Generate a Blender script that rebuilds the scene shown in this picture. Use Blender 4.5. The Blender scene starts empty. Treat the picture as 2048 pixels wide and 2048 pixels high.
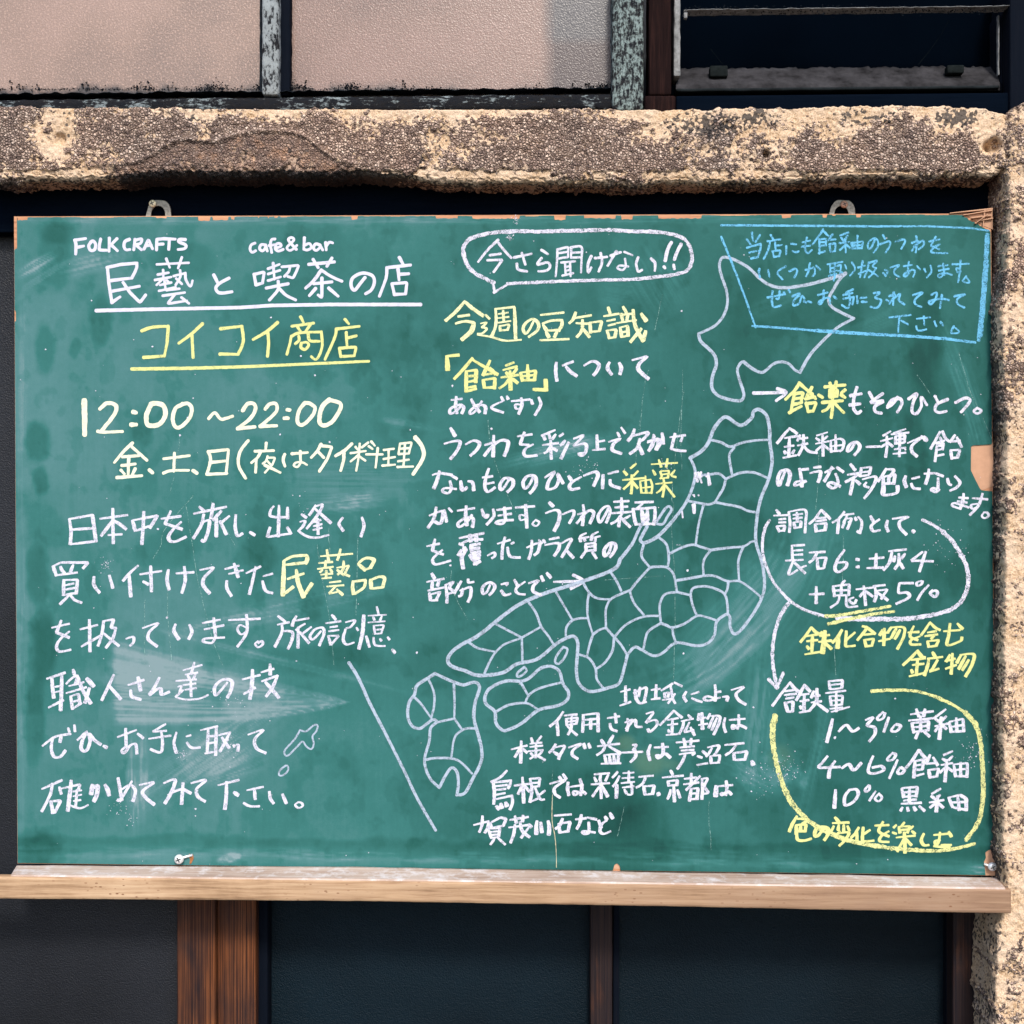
import bpy, math, random
import numpy as np
from mathutils import Vector, Matrix, noise

# ------------------------------------------------------------ camera, world, light
S = bpy.context.scene
COL = S.collection
FPX = 2390.0
CAM = np.array([0.04683, -1.09847, 0.02690])
YAW, PIT, ROL = -0.030921, 0.000995, 0.000929
cy, sy, cp, sp, cr, sr = math.cos(YAW), math.sin(YAW), math.cos(PIT), math.sin(PIT), math.cos(ROL), math.sin(ROL)
FW = np.array([sy*cp, cy*cp, sp]); R0 = np.array([cy, -sy, 0.0]); U0 = np.cross(R0, FW)
RT = R0*cr+U0*sr; UP = -R0*sr+U0*cr
cam = bpy.data.cameras.new('camera'); co = bpy.data.objects.new('camera', cam); COL.objects.link(co)
M = Matrix.Identity(4)
for i in range(3):
    M[i][0], M[i][1], M[i][2], M[i][3] = RT[i], UP[i], -FW[i], CAM[i]
co.matrix_world = M
cam.sensor_width = 36; cam.lens = 36*FPX/2048; cam.clip_start = 0.01; cam.clip_end = 500
S.camera = co

SUN_EL, SUN_AZ = math.radians(43), math.radians(168)   # azimuth clockwise from +Y: the light comes from behind the camera, a little to the right
w = bpy.data.worlds.new('World'); S.world = w; w.use_nodes = True
wn = w.node_tree; bg = wn.nodes['Background']; sky = wn.nodes.new('ShaderNodeTexSky')
sky.sky_type = 'NISHITA'; sky.sun_disc = False; sky.sun_elevation = SUN_EL; sky.sun_rotation = SUN_AZ
sky.dust_density = 2.0; sky.air_density = 1.0
wn.links.new(sky.outputs[0], bg.inputs[0]); bg.inputs[1].default_value = 0.10
sl = bpy.data.lights.new('sun', 'SUN'); sl.energy = 1.5; sl.angle = math.radians(10); sl.color = (1, .93, .83)
so = bpy.data.objects.new('sun', sl); COL.objects.link(so)
dirv = Vector((math.sin(SUN_AZ)*math.cos(SUN_EL), math.cos(SUN_AZ)*math.cos(SUN_EL), math.sin(SUN_EL)))
so.rotation_euler = dirv.to_track_quat('Z', 'Y').to_euler()
S.view_settings.view_transform = 'Standard'; S.view_settings.look = 'None'
S.view_settings.exposure = 1.42; S.view_settings.gamma = 1; S.view_settings.use_curve_mapping = False
S.cycles.max_bounces = 6; S.cycles.transparent_max_bounces = 16

# ------------------------------------------------------------ helpers
def P(px, py, y=0.0):
    """point of the plane at depth y that the photograph shows at pixel px, py"""
    d = RT*((px-1024)/FPX) + UP*((1024-py)/FPX) + FW
    t = (y-CAM[1])/d[1]
    return CAM + d*t
def PA(px, py, y=0.0):
    px = np.asarray(px, float); py = np.asarray(py, float); y = np.broadcast_to(y, px.shape)
    d = RT*((px-1024)/FPX)[..., None] + UP*((1024-py)/FPX)[..., None] + FW
    t = (y-CAM[1])/d[..., 1]
    return CAM + d*t[..., None]

def link(name, me, mat=None, parent=None):
    o = bpy.data.objects.new(name, me); COL.objects.link(o)
    if mat is not None and not me.materials:
        for m_ in (mat if isinstance(mat, (list, tuple)) else [mat]): me.materials.append(m_)
    if parent: o.parent = parent
    return o
def mesh(name, V, F, mat=None, parent=None, smooth=True):
    me = bpy.data.meshes.new(name)
    V = np.asarray(V, np.float32).reshape(-1, 3)
    me.vertices.add(len(V)); me.vertices.foreach_set('co', V.ravel())
    if isinstance(F, np.ndarray):
        k = F.shape[1]; n = len(F)
        me.loops.add(n*k); me.loops.foreach_set('vertex_index', F.astype(np.int32).ravel())
        me.polygons.add(n); me.polygons.foreach_set('loop_start', np.arange(0, n*k, k, dtype=np.int32))
    else:
        tot = sum(len(f) for f in F)
        me.loops.add(tot); me.loops.foreach_set('vertex_index', np.array([i for f in F for i in f], np.int32))
        st = []; c = 0
        for f in F: st.append(c); c += len(f)
        me.polygons.add(len(F)); me.polygons.foreach_set('loop_start', np.array(st, np.int32))
    me.update(calc_edges=True); me.validate()
    me.polygons.foreach_set('use_smooth', np.full(len(me.polygons), bool(smooth)))
    return link(name, me, mat, parent)
def attr(o, name, rgb):
    a = o.data.color_attributes.new(name, 'FLOAT_COLOR', 'POINT')
    c = np.ones((len(rgb), 4), np.float32); c[:, :rgb.shape[1]] = rgb
    a.data.foreach_set('color', c.ravel())
def gridF(nr, nc, off=0):
    i = np.arange(nr-1)[:, None]*nc + np.arange(nc-1)[None, :] + off
    return np.stack([i, i+nc, i+nc+1, i+1], -1).reshape(-1, 4)
def tag(o, label=None, cat=None, group=None, kind=None):
    if label: o['label'] = label
    if cat: o['category'] = cat
    if group: o['group'] = group
    if kind: o['kind'] = kind
    return o
def empty(name, loc, label, cat, group=None):
    o = bpy.data.objects.new(name, None); COL.objects.link(o); o.location = loc; o.empty_display_size = .02
    tag(o, label, cat, group); o['_e'] = 1; return o
def part(o, parent):
    """parent keeping the world position (parents are unrotated empties)"""
    o.parent = parent; o.matrix_parent_inverse = Matrix.Translation(parent.location).inverted(); return o

_rs = np.random.RandomState(5)
_LAT = _rs.rand(256, 256)
def vn(x, y, seed=0):
    x = np.asarray(x, float)+seed*17.37; y = np.asarray(y, float)+seed*9.11
    xi = np.floor(x).astype(int); yi = np.floor(y).astype(int); fx = x-xi; fy = y-yi
    fx = fx*fx*(3-2*fx); fy = fy*fy*(3-2*fy)
    g = lambda a, b: _LAT[a & 255, b & 255]
    return (g(xi, yi)*(1-fx)+g(xi+1, yi)*fx)*(1-fy)+(g(xi, yi+1)*(1-fx)+g(xi+1, yi+1)*fx)*fy
def fbm(x, y, o=4, seed=0):
    s = 0; a = .5; t = 0
    for k in range(o):
        s = s+a*vn(x*2**k, y*2**k, seed+k*3); t += a; a *= .55
    return s/t
def sst(x, a, b):
    t = np.clip((x-a)/(b-a), 0, 1); return t*t*(3-2*t)

def rbox(name, x0, x1, y0, y1, z0, z1, mat, parent=None, r=.001, step=.004, amp=0., sc=80., seed=0., stretch=(1, 1, 1)):
    """box with rounded edges and a worn, slightly wavy surface"""
    c = np.array([(x0+x1)/2, (y0+y1)/2, (z0+z1)/2]); h = np.array([x1-x0, y1-y0, z1-z0])/2
    h = np.abs(h); r = min(r, h.min()*.95)
    V = []; F = []; off = 0
    def ax(L):
        n = max(1, int(math.ceil(2*(L-r)/step)))
        inner = np.linspace(-(L-r), L-r, n+1)
        a = r*np.sin(np.radians([90, 45, 0]))
        return np.unique(np.concatenate([[-L, -L+r*.3], inner, [L-r*.3, L]]))
    A = [ax(h[0]), ax(h[1]), ax(h[2])]
    for d in range(3):
        a, b = [(1, 2), (2, 0), (0, 1)][d]
        for sgn in (-1, 1):
            ga, gb = np.meshgrid(A[a], A[b], indexing='ij')
            p = np.zeros(ga.shape+(3,)); p[..., a] = ga; p[..., b] = gb; p[..., d] = sgn*h[d]
            f = gridF(ga.shape[0], ga.shape[1], off)
            if sgn > 0: f = f[:, ::-1]
            off += ga.size; V.append(p.reshape(-1, 3)); F.append(f)
    V = np.concatenate(V); inn = np.clip(V, -(h-r), h-r); dd = V-inn
    ln = np.linalg.norm(dd, axis=1, keepdims=True); V = inn+dd/np.maximum(ln, 1e-9)*r
    V = V+c
    if amp:
        st = np.array(stretch)
        D = np.array([noise.noise_vector(Vector(tuple(v*sc*st+seed))) for v in V])
        D2 = np.array([noise.noise_vector(Vector(tuple(v*sc*3*st+seed))) for v in V])
        V = V+D*amp+D2*amp*.4
    return mesh(name, V, np.concatenate(F), mat, parent)
def pbox(name, px0, py0, px1, py1, yf, yb, mat, parent=None, **k):
    a = P(px0, py1, yf); b = P(px1, py0, yf)
    o = rbox(name, a[0], b[0], yf, yb, a[2], b[2], mat, None, **k)
    if parent: part(o, parent)
    return o

# ------------------------------------------------------------ materials
def newmat(name):
    m = bpy.data.materials.new(name); m.use_nodes = True
    nt = m.node_tree; b = nt.nodes['Principled BSDF']; return m, nt, b
def nd(nt, t, **k):
    n = nt.nodes.new(t)
    for a, v in k.items(): setattr(n, a, v)
    return n
def tex(nt, kind, scale, vec=None, stretch=None, **k):
    tc = nd(nt, 'ShaderNodeTexCoord'); src = tc.outputs['Object']
    g = nd(nt, 'ShaderNodeNewGeometry'); src = g.outputs['Position']
    if vec is not None: src = vec
    if stretch:
        mp = nd(nt, 'ShaderNodeMapping'); mp.inputs['Scale'].default_value = stretch
        nt.links.new(src, mp.inputs[0]); src = mp.outputs[0]
    n = nd(nt, kind); nt.links.new(src, n.inputs['Vector']); n.inputs['Scale'].default_value = scale
    for a, v in k.items():
        if a in n.inputs: n.inputs[a].default_value = v
        else: setattr(n, a, v)
    return n
def ramp(nt, src, stops, interp='LINEAR'):
    r = nd(nt, 'ShaderNodeValToRGB'); r.color_ramp.interpolation = interp
    e = r.color_ramp.elements
    while len(e) < len(stops): e.new(.5)
    for i, (p, c) in enumerate(stops):
        e[i].position = p; e[i].color = (c, c, c, 1) if isinstance(c, (int, float)) else (*c, 1)
    nt.links.new(src, r.inputs[0]); return r.outputs[0]
def mix(nt, f, a, b, mode='MIX'):
    m = nd(nt, 'ShaderNodeMix', data_type='RGBA', blend_type=mode)
    for i, v in ((0, f), (6, a), (7, b)):
        if hasattr(v, 'is_linked'): nt.links.new(v, m.inputs[i])
        elif i == 0: m.inputs[0].default_value = v
        else: m.inputs[i].default_value = (*v, 1)
    return m.outputs[2]
def mth(nt, op, a, b=0.0):
    m = nd(nt, 'ShaderNodeMath', operation=op)
    for i, v in enumerate((a, b)):
        if hasattr(v, 'is_linked'): nt.links.new(v, m.inputs[i])
        else: m.inputs[i].default_value = v
    return m.outputs[0]
def bump(nt, b, h, strength=.3, dist=.001, chain=None):
    n = nd(nt, 'ShaderNodeBump'); n.inputs['Strength'].default_value = strength; n.inputs['Distance'].default_value = dist
    nt.links.new(h, n.inputs['Height'])
    if chain is not None: nt.links.new(chain, n.inputs['Normal'])
    nt.links.new(n.outputs[0], b.inputs['Normal']); return n.outputs[0]
def sepattr(nt, name):
    a = nd(nt, 'ShaderNodeAttribute'); a.attribute_name = name
    s = nd(nt, 'ShaderNodeSeparateColor'); nt.links.new(a.outputs['Color'], s.inputs[0]); return s.outputs

# weathered exposed-aggregate concrete: R = bare cement, G = black lichen plus painted shade, B = brown patching mortar
def concrete_mat():
    m, nt, b = newmat('aggregate_concrete'); r, g, bl = sepattr(nt, 'mask')
    vo = tex(nt, 'ShaderNodeTexVoronoi', 400.)
    ve = tex(nt, 'ShaderNodeTexVoronoi', 400., feature='DISTANCE_TO_EDGE')
    wn_ = nd(nt, 'ShaderNodeSeparateColor'); nt.links.new(vo.outputs['Color'], wn_.inputs[0])
    peb = ramp(nt, wn_.outputs[0], [(0, (.115, .084, .076)), (.25, (.205, .150, .130)), (.55, (.320, .238, .200)), (.8, (.44, .340, .285)), (1, (.58, .47, .40))])
    gap = ramp(nt, ve.outputs['Distance'], [(0, 0.05), (.06, 0.35), (.15, 1.0)])
    mort = tex(nt, 'ShaderNodeTexNoise', 60., Detail=6.)
    mcol = ramp(nt, mort.outputs['Fac'], [(.3, (.045, .031, .026)), (.7, (.16, .105, .070))])
    agg = mix(nt, gap, mcol, peb)
    big = tex(nt, 'ShaderNodeTexNoise', 9., Detail=5.)
    agg = mix(nt, ramp(nt, big.outputs['Fac'], [(.4, 0.0), (.65, .4)]), agg, mix(nt, 1.0, agg, (1.6, 1.4, 1.25), 'MULTIPLY'))
    sand = tex(nt, 'ShaderNodeTexNoise', 700., Detail=4.)
    cem0 = ramp(nt, sand.outputs['Fac'], [(.28, (.26, .150, .075)), (.5, (.49, .345, .220)), (.72, (.62, .470, .335))])
    c2 = tex(nt, 'ShaderNodeTexNoise', 45., Detail=6.)
    cem = mix(nt, ramp(nt, c2.outputs['Fac'], [(.4, 0.0), (.62, .85)]), cem0, mix(nt, .5, cem0, (.62, .50, .40)))
    # ragged threshold between cement and stones
    j = mth(nt, 'ADD', r, mth(nt, 'MULTIPLY', mth(nt, 'SUBTRACT', wn_.outputs[1], .5), .5))
    f = ramp(nt, j, [(.46, 0.0), (.56, 1.0)])
    col = mix(nt, f, agg, cem)
    br = ramp(nt, tex(nt, 'ShaderNodeTexNoise', 120., Detail=6.).outputs['Fac'], [(.3, (.095, .066, .062)), (.55, (.21, .135, .105)), (.75, (.40, .22, .13))])
    fb = ramp(nt, mth(nt, 'ADD', bl, mth(nt, 'MULTIPLY', mth(nt, 'SUBTRACT', sand.outputs['Fac'], .5), .7)), [(.4, 0.0), (.7, .62)])
    col = mix(nt, fb, col, br)
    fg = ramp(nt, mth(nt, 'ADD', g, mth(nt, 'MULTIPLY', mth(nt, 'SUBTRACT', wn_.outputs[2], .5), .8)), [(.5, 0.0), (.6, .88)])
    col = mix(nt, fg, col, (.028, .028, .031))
    nt.links.new(col, b.inputs['Base Color']); b.inputs['Roughness'].default_value = .9; b.inputs['Specular IOR Level'].default_value = .2
    hp = mth(nt, 'MULTIPLY', ramp(nt, ve.outputs['Distance'], [(0, 0.0), (.25, .8), (.5, 1.0)]), mth(nt, 'SUBTRACT', 1.0, f))
    h = mth(nt, 'ADD', hp, mth(nt, 'MULTIPLY', sand.outputs['Fac'], .5))
    n1 = bump(nt, b, h, 1.0, .0019)
    bump(nt, b, c2.outputs['Fac'], .5, .004, n1)
    return m
M_CONC = concrete_mat()

def board_mat():
    m, nt, b = newmat('green_board_paint'); r, g, bl = sepattr(nt, 'dust_tone')
    n1 = tex(nt, 'ShaderNodeTexNoise', 900., Detail=3.)
    n2 = tex(nt, 'ShaderNodeTexNoise', 30., Detail=8., Roughness=.65)
    n3 = tex(nt, 'ShaderNodeTexNoise', 160., Detail=6., Roughness=.7)
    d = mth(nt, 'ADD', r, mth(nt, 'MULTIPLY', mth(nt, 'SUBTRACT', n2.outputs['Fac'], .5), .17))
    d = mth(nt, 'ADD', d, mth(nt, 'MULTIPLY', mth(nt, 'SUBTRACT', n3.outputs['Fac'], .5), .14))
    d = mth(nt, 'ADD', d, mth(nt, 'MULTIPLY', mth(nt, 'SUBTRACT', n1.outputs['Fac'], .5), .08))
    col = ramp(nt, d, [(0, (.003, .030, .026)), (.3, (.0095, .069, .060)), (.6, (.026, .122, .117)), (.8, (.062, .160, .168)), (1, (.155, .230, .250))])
    # yellow chalk rubbed in
    col = mix(nt, mth(nt, 'MULTIPLY', g, .08), col, (.42, .50, .20))
    nt.links.new(col, b.inputs['Base Color'])
    b.inputs['Roughness'].default_value = .7; b.inputs['Specular IOR Level'].default_value = .12
    bump(nt, b, n1.outputs['Fac'], .10, .0004)
    return m
M_BOARD = board_mat()

def wood_mat(name, stops, axis='x', scale=1., rough=.7, bumps=.4, grain=1.0, spec=.3):
    m, nt, b = newmat(name)
    st = {'x': (6, 90, 90), 'z': (90, 90, 5)}[axis]
    n = tex(nt, 'ShaderNodeTexNoise', 4.*scale, stretch=st, Detail=8., Roughness=.6, Distortion=.3*grain)
    n2 = tex(nt, 'ShaderNodeTexNoise', 10., Detail=6.)
    v = mth(nt, 'ADD', mth(nt, 'MULTIPLY', n.outputs['Fac'], .7), mth(nt, 'MULTIPLY', n2.outputs['Fac'], .3))
    nt.links.new(ramp(nt, v, stops), b.inputs['Base Color'])
    b.inputs['Roughness'].default_value = rough; b.inputs['Specular IOR Level'].default_value = spec
    bump(nt, b, n.outputs['Fac'], bumps, .0012); return m
M_CORE = wood_mat('bare_plywood', [(.3, (.26, .115, .06)), (.5, (.46, .22, .12)), (.7, (.56, .31, .18))], 'x')
M_CORE2 = wood_mat('pale_bare_plywood', [(.3, (.44, .25, .155)), (.5, (.50, .29, .185)), (.7, (.55, .34, .22))], 'z', bumps=.1)
M_DARK = wood_mat('black_stained_wood', [(.3, (.0010, .0026, .0062)), (.6, (.0018, .0038, .0082)), (.8, (.0045, .0058, .0095))], 'x', rough=.95, spec=.01)
M_DARKV = wood_mat('black_stained_upright', [(.3, (.0014, .0032, .0075)), (.55, (.0028, .0045, .009)), (.75, (.016, .009, .007))], 'z', rough=.85, spec=.05)

def stile_mat(name, brownness):
    """old stained post: brown grain worn through a black stain, in random patches"""
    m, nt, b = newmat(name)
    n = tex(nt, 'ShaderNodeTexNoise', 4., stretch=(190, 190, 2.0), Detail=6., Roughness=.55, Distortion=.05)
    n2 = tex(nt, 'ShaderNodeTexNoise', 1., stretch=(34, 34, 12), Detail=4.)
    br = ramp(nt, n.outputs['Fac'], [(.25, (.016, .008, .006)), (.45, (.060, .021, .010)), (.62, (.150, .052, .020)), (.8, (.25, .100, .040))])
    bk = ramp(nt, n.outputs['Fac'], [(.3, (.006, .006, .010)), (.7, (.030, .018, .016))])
    f = ramp(nt, n2.outputs['Fac'], [(.36-brownness, 0.0), (.66-brownness, 1.0)])
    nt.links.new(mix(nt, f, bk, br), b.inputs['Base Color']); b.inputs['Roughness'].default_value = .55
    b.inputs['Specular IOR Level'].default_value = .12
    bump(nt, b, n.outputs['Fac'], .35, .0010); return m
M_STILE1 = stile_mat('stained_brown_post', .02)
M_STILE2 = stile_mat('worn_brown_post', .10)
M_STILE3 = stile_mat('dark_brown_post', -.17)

def shelf_mat(name, top):
    m, nt, b = newmat(name)
    n = tex(nt, 'ShaderNodeTexNoise', 3., stretch=(5, 120, 120), Detail=8., Roughness=.62, Distortion=.25)
    n2 = tex(nt, 'ShaderNodeTexNoise', 9., Detail=7., Roughness=.65)
    v = mth(nt, 'ADD', mth(nt, 'MULTIPLY', n.outputs['Fac'], .55), mth(nt, 'MULTIPLY', n2.outputs['Fac'], .45))
    if top: c = mix(nt, ramp(nt, tex(nt, 'ShaderNodeTexNoise', 55., Detail=8., Roughness=.75).outputs['Fac'], [(.50, 0.0), (.66, .75)]), ramp(nt, v, [(.32, (.20, .135, .10)), (.45, (.35, .255, .205)), (.57, (.45, .36, .31)), (.72, (.55, .47, .43))]), (.60, .58, .60))
    else: c = ramp(nt, v, [(.34, (.13, .075, .045)), (.44, (.275, .172, .100)), (.53, (.385, .255, .155)), (.70, (.51, .37, .245))])
    # darker towards one end of the board as the plank is more weathered there
    mps = nd(nt, 'ShaderNodeNewGeometry'); sx = nd(nt, 'ShaderNodeSeparateXYZ'); nt.links.new(mps.outputs['Position'], sx.inputs[0])
    wr = mth(nt, 'ADD', mth(nt, 'MULTIPLY', sx.outputs[0], .8), mth(nt, 'SUBTRACT', n2.outputs['Fac'], .35))
    if not top: c = mix(nt, ramp(nt, wr, [(.05, 0.0), (.5, .62)]), c, (.17, .098, .070))
    holes = tex(nt, 'ShaderNodeTexVoronoi', 240., stretch=(.55, 1, 1.2))
    hm = mth(nt, 'MULTIPLY', ramp(nt, holes.outputs['Distance'], [(.14, 1.0), (.22, 0.0)]), ramp(nt, n2.outputs['Fac'], [(.5, 0.0), (.62, 1.0)]))
    if not top: c = mix(nt, hm, c, (.16, .075, .04))
    nt.links.new(c, b.inputs['Base Color']); b.inputs['Roughness'].default_value = .75; b.inputs['Specular IOR Level'].default_value = .2
    bump(nt, b, n.outputs['Fac'], .25, .0008); return m
M_SHELF = shelf_mat('shelf_front_wood', False); M_SHELFT = shelf_mat('shelf_top_wood', True)

def paint_wood(name, paint, lo, hi, axis='z', dk=1.0, fine=26.):
    m, nt, b = newmat(name)
    st = {'x': (30, 100, 100), 'z': (100, 100, 32)}[axis]
    n = tex(nt, 'ShaderNodeTexNoise', 4., stretch=st, Detail=9., Roughness=.72)
    n2 = tex(nt, 'ShaderNodeTexNoise', fine, Detail=8., Roughness=.75)
    v = mth(nt, 'ADD', mth(nt, 'MULTIPLY', n.outputs['Fac'], .5), mth(nt, 'MULTIPLY', n2.outputs['Fac'], .5))
    f = ramp(nt, v, [(lo, 0.0), (hi, 1.0)])
    pc = ramp(nt, n2.outputs['Fac'], [(.35, paint), (.7, tuple(min(1, q*1.5) for q in paint))])
    bk = ramp(nt, n.outputs['Fac'], [(.35, (.003, .005, .009)), (.7, (.030*dk, .025*dk, .024*dk))])
    nt.links.new(mix(nt, f, bk, pc), b.inputs['Base Color']); b.inputs['Roughness'].default_value = .85; b.inputs['Specular IOR Level'].default_value = .15
    bump(nt, b, v, .9, .002); return m
M_PEEL = paint_wood('peeling_grey_paint', (.17, .19, .20), .455, .50, 'z', .6, 70.)
M_PEEL2 = paint_wood('mossy_grey_paint', (.135, .175, .175), .475, .55, 'z', .6, 150.)
M_RAIL = paint_wood('rotten_rail_wood', (.12, .145, .155), .53, .575, 'x', .30)
M_BROWN = wood_mat('dark_brown_window_wood', [(.3, (.0045, .0025, .003)), (.5, (.0095, .0048, .0048)), (.75, (.030, .013, .011))], 'z', rough=.8, spec=.03)

def frost_mat(name, base, rect=None):
    m, nt, b = newmat(name)
    vo = tex(nt, 'ShaderNodeTexVoronoi', 760., feature='SMOOTH_F1'); n = tex(nt, 'ShaderNodeTexNoise', 500., Detail=3.)
    n2 = tex(nt, 'ShaderNodeTexNoise', 7., Detail=8., Roughness=.6)
    c = ramp(nt, n2.outputs['Fac'], [(.3, (base[0]*.60, base[1]*.63, base[2]*.64)), (.5, (base[0]*.85, base[1]*.86, base[2]*.84)), (.68, base)])
    c = mix(nt, ramp(nt, n.outputs['Fac'], [(.52, 0.0), (.72, .9)]), c, tuple(min(1, q*1.5) for q in base))  # sparkle of the textured glass painted in as pale specks
    if rect:
        g = nd(nt, 'ShaderNodeNewGeometry'); sx = nd(nt, 'ShaderNodeSeparateXYZ'); nt.links.new(g.outputs['Position'], sx.inputs[0])
        wob = mth(nt, 'MULTIPLY', mth(nt, 'SUBTRACT', n.outputs['Fac'], .5), .012)
        fx = ramp(nt, mth(nt, 'MULTIPLY', mth(nt, 'SUBTRACT', mth(nt, 'ADD', sx.outputs[0], wob), rect[0]), 40.), [(0, 0.0), (.6, 1.0)])
        fz = ramp(nt, mth(nt, 'MULTIPLY', mth(nt, 'SUBTRACT', mth(nt, 'ADD', sx.outputs[2], wob), rect[1]), 100.), [(0, 0.0), (.9, 1.0)])
        c = mix(nt, mth(nt, 'MULTIPLY', fx, .86), c, (.040, .033, .036))
        c = mix(nt, mth(nt, 'MULTIPLY', mth(nt, 'MULTIPLY', fx, fz), .5), c, (.070, .080, .090))
    # grime creeping up from the rail below, darker towards top and sides: attribute R
    r, g_, bl = sepattr(nt, 'grime')
    gn = tex(nt, 'ShaderNodeTexNoise', 70., Detail=8., Roughness=.7)
    gf = ramp(nt, mth(nt, 'ADD', r, mth(nt, 'MULTIPLY', mth(nt, 'SUBTRACT', gn.outputs['Fac'], .5), .9)), [(.30, 0.0), (.85, .93)])
    c = mix(nt, gf, c, (.030, .026, .026))
    nt.links.new(c, b.inputs['Base Color']); b.inputs['Roughness'].default_value = .34; b.inputs['Specular IOR Level'].default_value = .45
    h = mth(nt, 'ADD', vo.outputs['Distance'], mth(nt, 'MULTIPLY', n.outputs['Fac'], .5))
    bump(nt, b, h, .28, .0010); return m

def darkglass_mat(name, base, sc=300., st=.5, rough=.3, spec=.5):
    m, nt, b = newmat(name)
    n = tex(nt, 'ShaderNodeTexNoise', sc, Detail=3.); n2 = tex(nt, 'ShaderNodeTexNoise', 5., Detail=5.)
    nt.links.new(ramp(nt, n2.outputs['Fac'], [(.3, tuple(q*.6 for q in base)), (.7, tuple(q*1.3 for q in base))]), b.inputs['Base Color'])
    b.inputs['Roughness'].default_value = rough; b.inputs['Specular IOR Level'].default_value = spec
    bump(nt, b, n.outputs['Fac'], st, .002); return m
M_PANE_L = darkglass_mat('pebbled_dark_pane', (.0115, .0130, .0170), 700., .45, .36, .20)
M_PANE_R = darkglass_mat('smooth_dark_pane', (.0030, .0084, .0135), 800., .6, .42, .09)
M_VOID = darkglass_mat('black_vent_glass', (.0006, .0016, .0035), 60., .05, .8, .0)

def simple(name, col, rough=.5, metal=0., sc=200., var=.4, spec=.4, bs=.2):
    m, nt, b = newmat(name); n = tex(nt, 'ShaderNodeTexNoise', sc, Detail=6., Roughness=.7)
    nt.links.new(ramp(nt, n.outputs['Fac'], [(.3, tuple(q*(1-var) for q in col)), (.7, tuple(min(1, q*(1+var)) for q in col))]), b.inputs['Base Color'])
    b.inputs['Roughness'].default_value = rough; b.inputs['Metallic'].default_value = metal; b.inputs['Specular IOR Level'].default_value = spec
    bump(nt, b, n.outputs['Fac'], bs, .001); return m
M_STEEL = simple('tarnished_steel', (.28, .28, .25), .6, .0, 500., .5)
M_BRASS = simple('brass_screw', (.85, .78, .55), .45, .0, 300., .2)
M_CHIP = simple('bare_pale_wood', (.44, .255, .165), .8, 0, 90., .12, .1, .1)
M_COPPER = simple('reddish_screw', (.50, .30, .22), .5, .1, 300., .3)
M_ZINC = simple('zinc_screw', (.72, .74, .76), .35, .5, 300., .15)
M_SLOT = simple('screw_slot', (.03, .035, .04), .8)
M_RUST = simple('rust', (.25, .10, .035), .9, 0, 500., .5)
M_MOSS = simple('black_grime', (.006, .009, .013), .95, 0, 300., .7, .1, .6)
M_DUSTY = simple('dusty_sill', (.023, .0225, .025), .95, 0, 45., .85, .05, .4)
M_DUSTBAR = simple('weathered_grey_bar', (.17, .175, .18), .8, 0, 150., .6, .2, .5)
M_GROUND = simple('asphalt', (.05, .05, .052), .9, 0, 40., .3)
M_WALL = simple('dark_backing_wall', (.01, .012, .016), .9, 0, 20., .3)

def chalk_mat(name, col, cover, grain=1400., rough_px=0.0):
    """chalk or chalk marker: colour with worn, grainy gaps"""
    m, nt, b = newmat(name); out = nt.nodes['Material Output']
    n = tex(nt, 'ShaderNodeTexNoise', grain, Detail=3., Roughness=.7)
    n2 = tex(nt, 'ShaderNodeTexNoise', 180., Detail=4.)
    c = ramp(nt, n2.outputs['Fac'], [(.3, tuple(q*.86 for q in col)), (.7, col)])
    nt.links.new(c, b.inputs['Base Color']); b.inputs['Roughness'].default_value = .9; b.inputs['Specular IOR Level'].default_value = .1
    a = mth(nt, 'ADD', n.outputs['Fac'], mth(nt, 'MULTIPLY', mth(nt, 'SUBTRACT', n2.outputs['Fac'], .5), .5))
    nt.links.new(ramp(nt, a, [(cover, 0.12 if rough_px else .5), (cover+.14, 1.0)]), b.inputs['Alpha'])
    return m
CH = {'T': chalk_mat('solid_white_chalk_marker', (.55, .55, .68), .22),
      'W': chalk_mat('white_chalk_marker', (.56, .56, .67), .35, 1000.),
      'C': chalk_mat('cream_chalk_marker', (.66, .66, .52), .25),
      'P': chalk_mat('pale_yellow_chalk_marker', (.64, .66, .38), .33, 1000.),
      'Y': chalk_mat('yellow_chalk_marker', (.57, .59, .24), .28, 1000.),
      'Q': chalk_mat('rough_yellow_chalk', (.57, .59, .26), .365, 1300., 1),
      'L': chalk_mat('faded_white_chalk_marker', (.33, .40, .50), .36, 900.),
      'B': chalk_mat('blue_chalk', (.12, .38, .60), .35, 1300., 1),
      'R': chalk_mat('rough_white_chalk', (.54, .54, .65), .365, 1300., 1)}

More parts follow.
